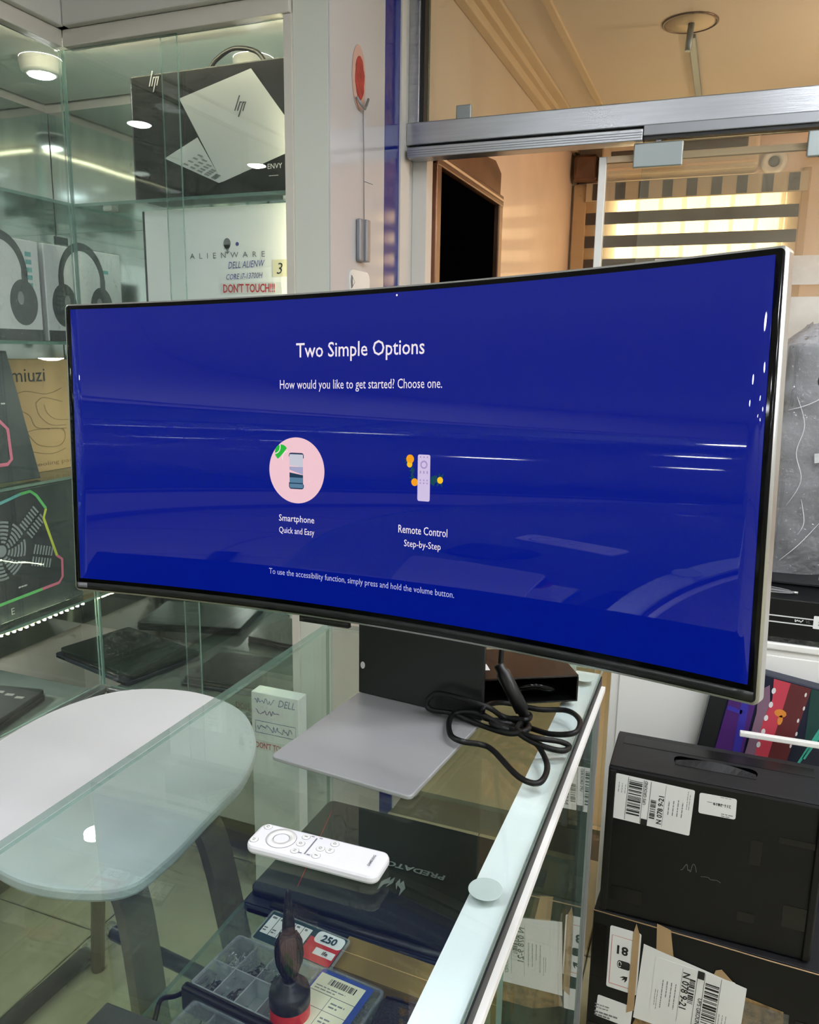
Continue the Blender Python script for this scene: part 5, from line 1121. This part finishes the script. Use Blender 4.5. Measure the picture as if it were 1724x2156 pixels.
# boxes on the cupboard
kb_ = thing('flat_box', 'long flat black box with white stripes on the white cupboard', 'box', (0.37, 1.82, 0.8875))
bm = NB(); bx(bm, -0.25, 0.32, -0.015, 0.22, 0.0, 0.098, bev=0.003); obj('carton', bm, 'box_black', kb_)
T = FY(0, -0.0155, 0)
flat('stripe', [rect(-0.249, 0.058, 0.319, 0.0605)], 'ink_white', kb_, T, 0.0005); flat('stripe', [rect(-0.249, 0.044, 0.319, 0.0465)], 'ink_white', kb_, T, 0.0005)
flat('printed_glyph', scribble(-0.190, 0.050, 0.018, 0.006, 8, 2, 0.0018), 'ink_white', kb_, T, 0.0005)
text('lettering', 'VL', 'ink_grey', kb_, T @ Matrix.Translation((-0.164, 0.050, 0)), ht=0.006)
s = flat('sticker', [rrect(-0.154, -0.118, 0.040, 0.068, 0.002, 3)], 'paper', kb_, T, 0.0008)
flat('sticker_print', textlines(-0.144, 0.060, 0.02, 3, 0.006, 2, 0.0024), 'ink', s, T, 0.0010)
bm = NB(); bx(bm, -0.252, 0.322, -0.017, 0.222, 0.001, 0.012, bev=0.001); obj('film_edge', bm, 'poly_film', kb_)
cz = thing('cable_bundle', 'thin grey cable bundle lying on the long flat black box', 'cable', (0.13, 1.845, 0.9862))
for k, (dy, dz) in enumerate(((-0.016, 0.003), (-0.008, 0.004), (0.002, 0.003), (0.010, 0.004))):
    bm = NB(); tube(bm, catmull([(-0.09, dy * 1.3, dz), (-0.02, dy * 1.6, dz + 0.004), (0.03, dy * 0.9, dz + 0.002), (0.045, dy * 0.1, dz)], 6), 0.0016, 6); obj('strand', bm, 'ink_grey', cz)
bm = NB(); tube(bm, [(0.043, 0, 0.004), (0.055, 0, 0.004)], 0.003, 8); obj('tip', bm, 'silver', cz)
pc = thing('pc_case_box', 'tall black box with white lettering inside a crumpled clear bag', 'box', (0.38, 2.01, 0.9865))
bm = NB(); bx(bm, -0.245, 0.25, -0.09, 0.15, 0.0, 0.53, bev=0.006); obj('carton', bm, 'carton_grey', pc)
T = FY(0, -0.0905, 0)
flat('printed_square', [rect(-0.150, 0.018, -0.136, 0.032)], 'ink_white', pc, T, 0.0006)
text('lettering', 'Ice', 'ink_white', pc, T @ Matrix.Translation((-0.130, 0.0185, 0)), align='LEFT', ht=0.014, bold=0.01)
text('lettering', 'io', 'ink_white', pc, T @ Matrix.Translation((-0.136, 0.040, 0)), align='LEFT', ht=0.012, shear=0.3)
# the bag: a crumpled skin round the box
bg = NB(); rnd = random.Random(11); rings = []
nz_, na = 36, 84
for i in range(nz_ + 1):
    t = i / nz_; z = 0.055 + 0.52 * t; ring = []
    for k in range(na):
        a = 2 * math.pi * (k + 0.5) / na; ca, sa = math.cos(a), math.sin(a)
        sxy = max(abs(ca) / 0.262, abs(sa) / 0.132); r = 1 / sxy
        sh = 1.0 if t < 0.9 else 1 - (t - 0.9) * 2.4
        r *= sh * (1.01 + 0.045 * abs(math.sin(a * 5 + 3.1 * t + 2 * math.sin(9 * t))) ** 3 + 0.05 * abs(math.sin(3 * a - 6 * t)) ** 6 + rnd.uniform(0.0, 0.012))
        ring.append(bg.verts.new((ca * r + 0.002, sa * r + 0.03, z + rnd.uniform(-0.004, 0.004) + (0.025 * math.sin(a * 3) if i == 0 else 0))))
    rings.append(ring)
for a, b in zip(rings, rings[1:]):
    for k in range(na): bg.faces.new((a[k], a[(k + 1) % na], b[(k + 1) % na], b[k])).smooth = True
bg.faces.new(rings[-1])
bag = obj('clear_bag', bg, 'poly_bag', pc)
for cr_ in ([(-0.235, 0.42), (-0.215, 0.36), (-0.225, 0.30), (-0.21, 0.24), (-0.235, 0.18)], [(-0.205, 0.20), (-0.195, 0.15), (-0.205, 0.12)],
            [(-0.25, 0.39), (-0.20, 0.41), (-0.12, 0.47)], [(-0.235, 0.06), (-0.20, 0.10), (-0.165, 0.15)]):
    bm = NB(); P = catmull([(x, -0.1145 - 0.003 * (i % 2), z) for i, (x, z) in enumerate(cr_)], 6); tube(bm, P, 0.001, 5, radii=[0.0003 + 0.0007 * math.sin(math.pi * i / (len(P) - 1)) for i in range(len(P))]); obj('bag_highlight', bm, 'poly_highlight', bag)  # thin white tubes standing in for highlights along the bag's folds
T = FY(0, -0.118, 0)
text('pen_mark', '(10)', 'ink', pc, T @ Matrix.Translation((-0.175, 0.455, 0)) @ Matrix.Rotation(0.35, 4, 'Z'), wd=0.05, ht=0.026, shear=0.3)
s = flat('bag_ticket', [[(-0.19, 0.30), (-0.165, 0.305), (-0.163, 0.285), (-0.188, 0.28)]], 'paper_grey', pc, T, 0.0005)
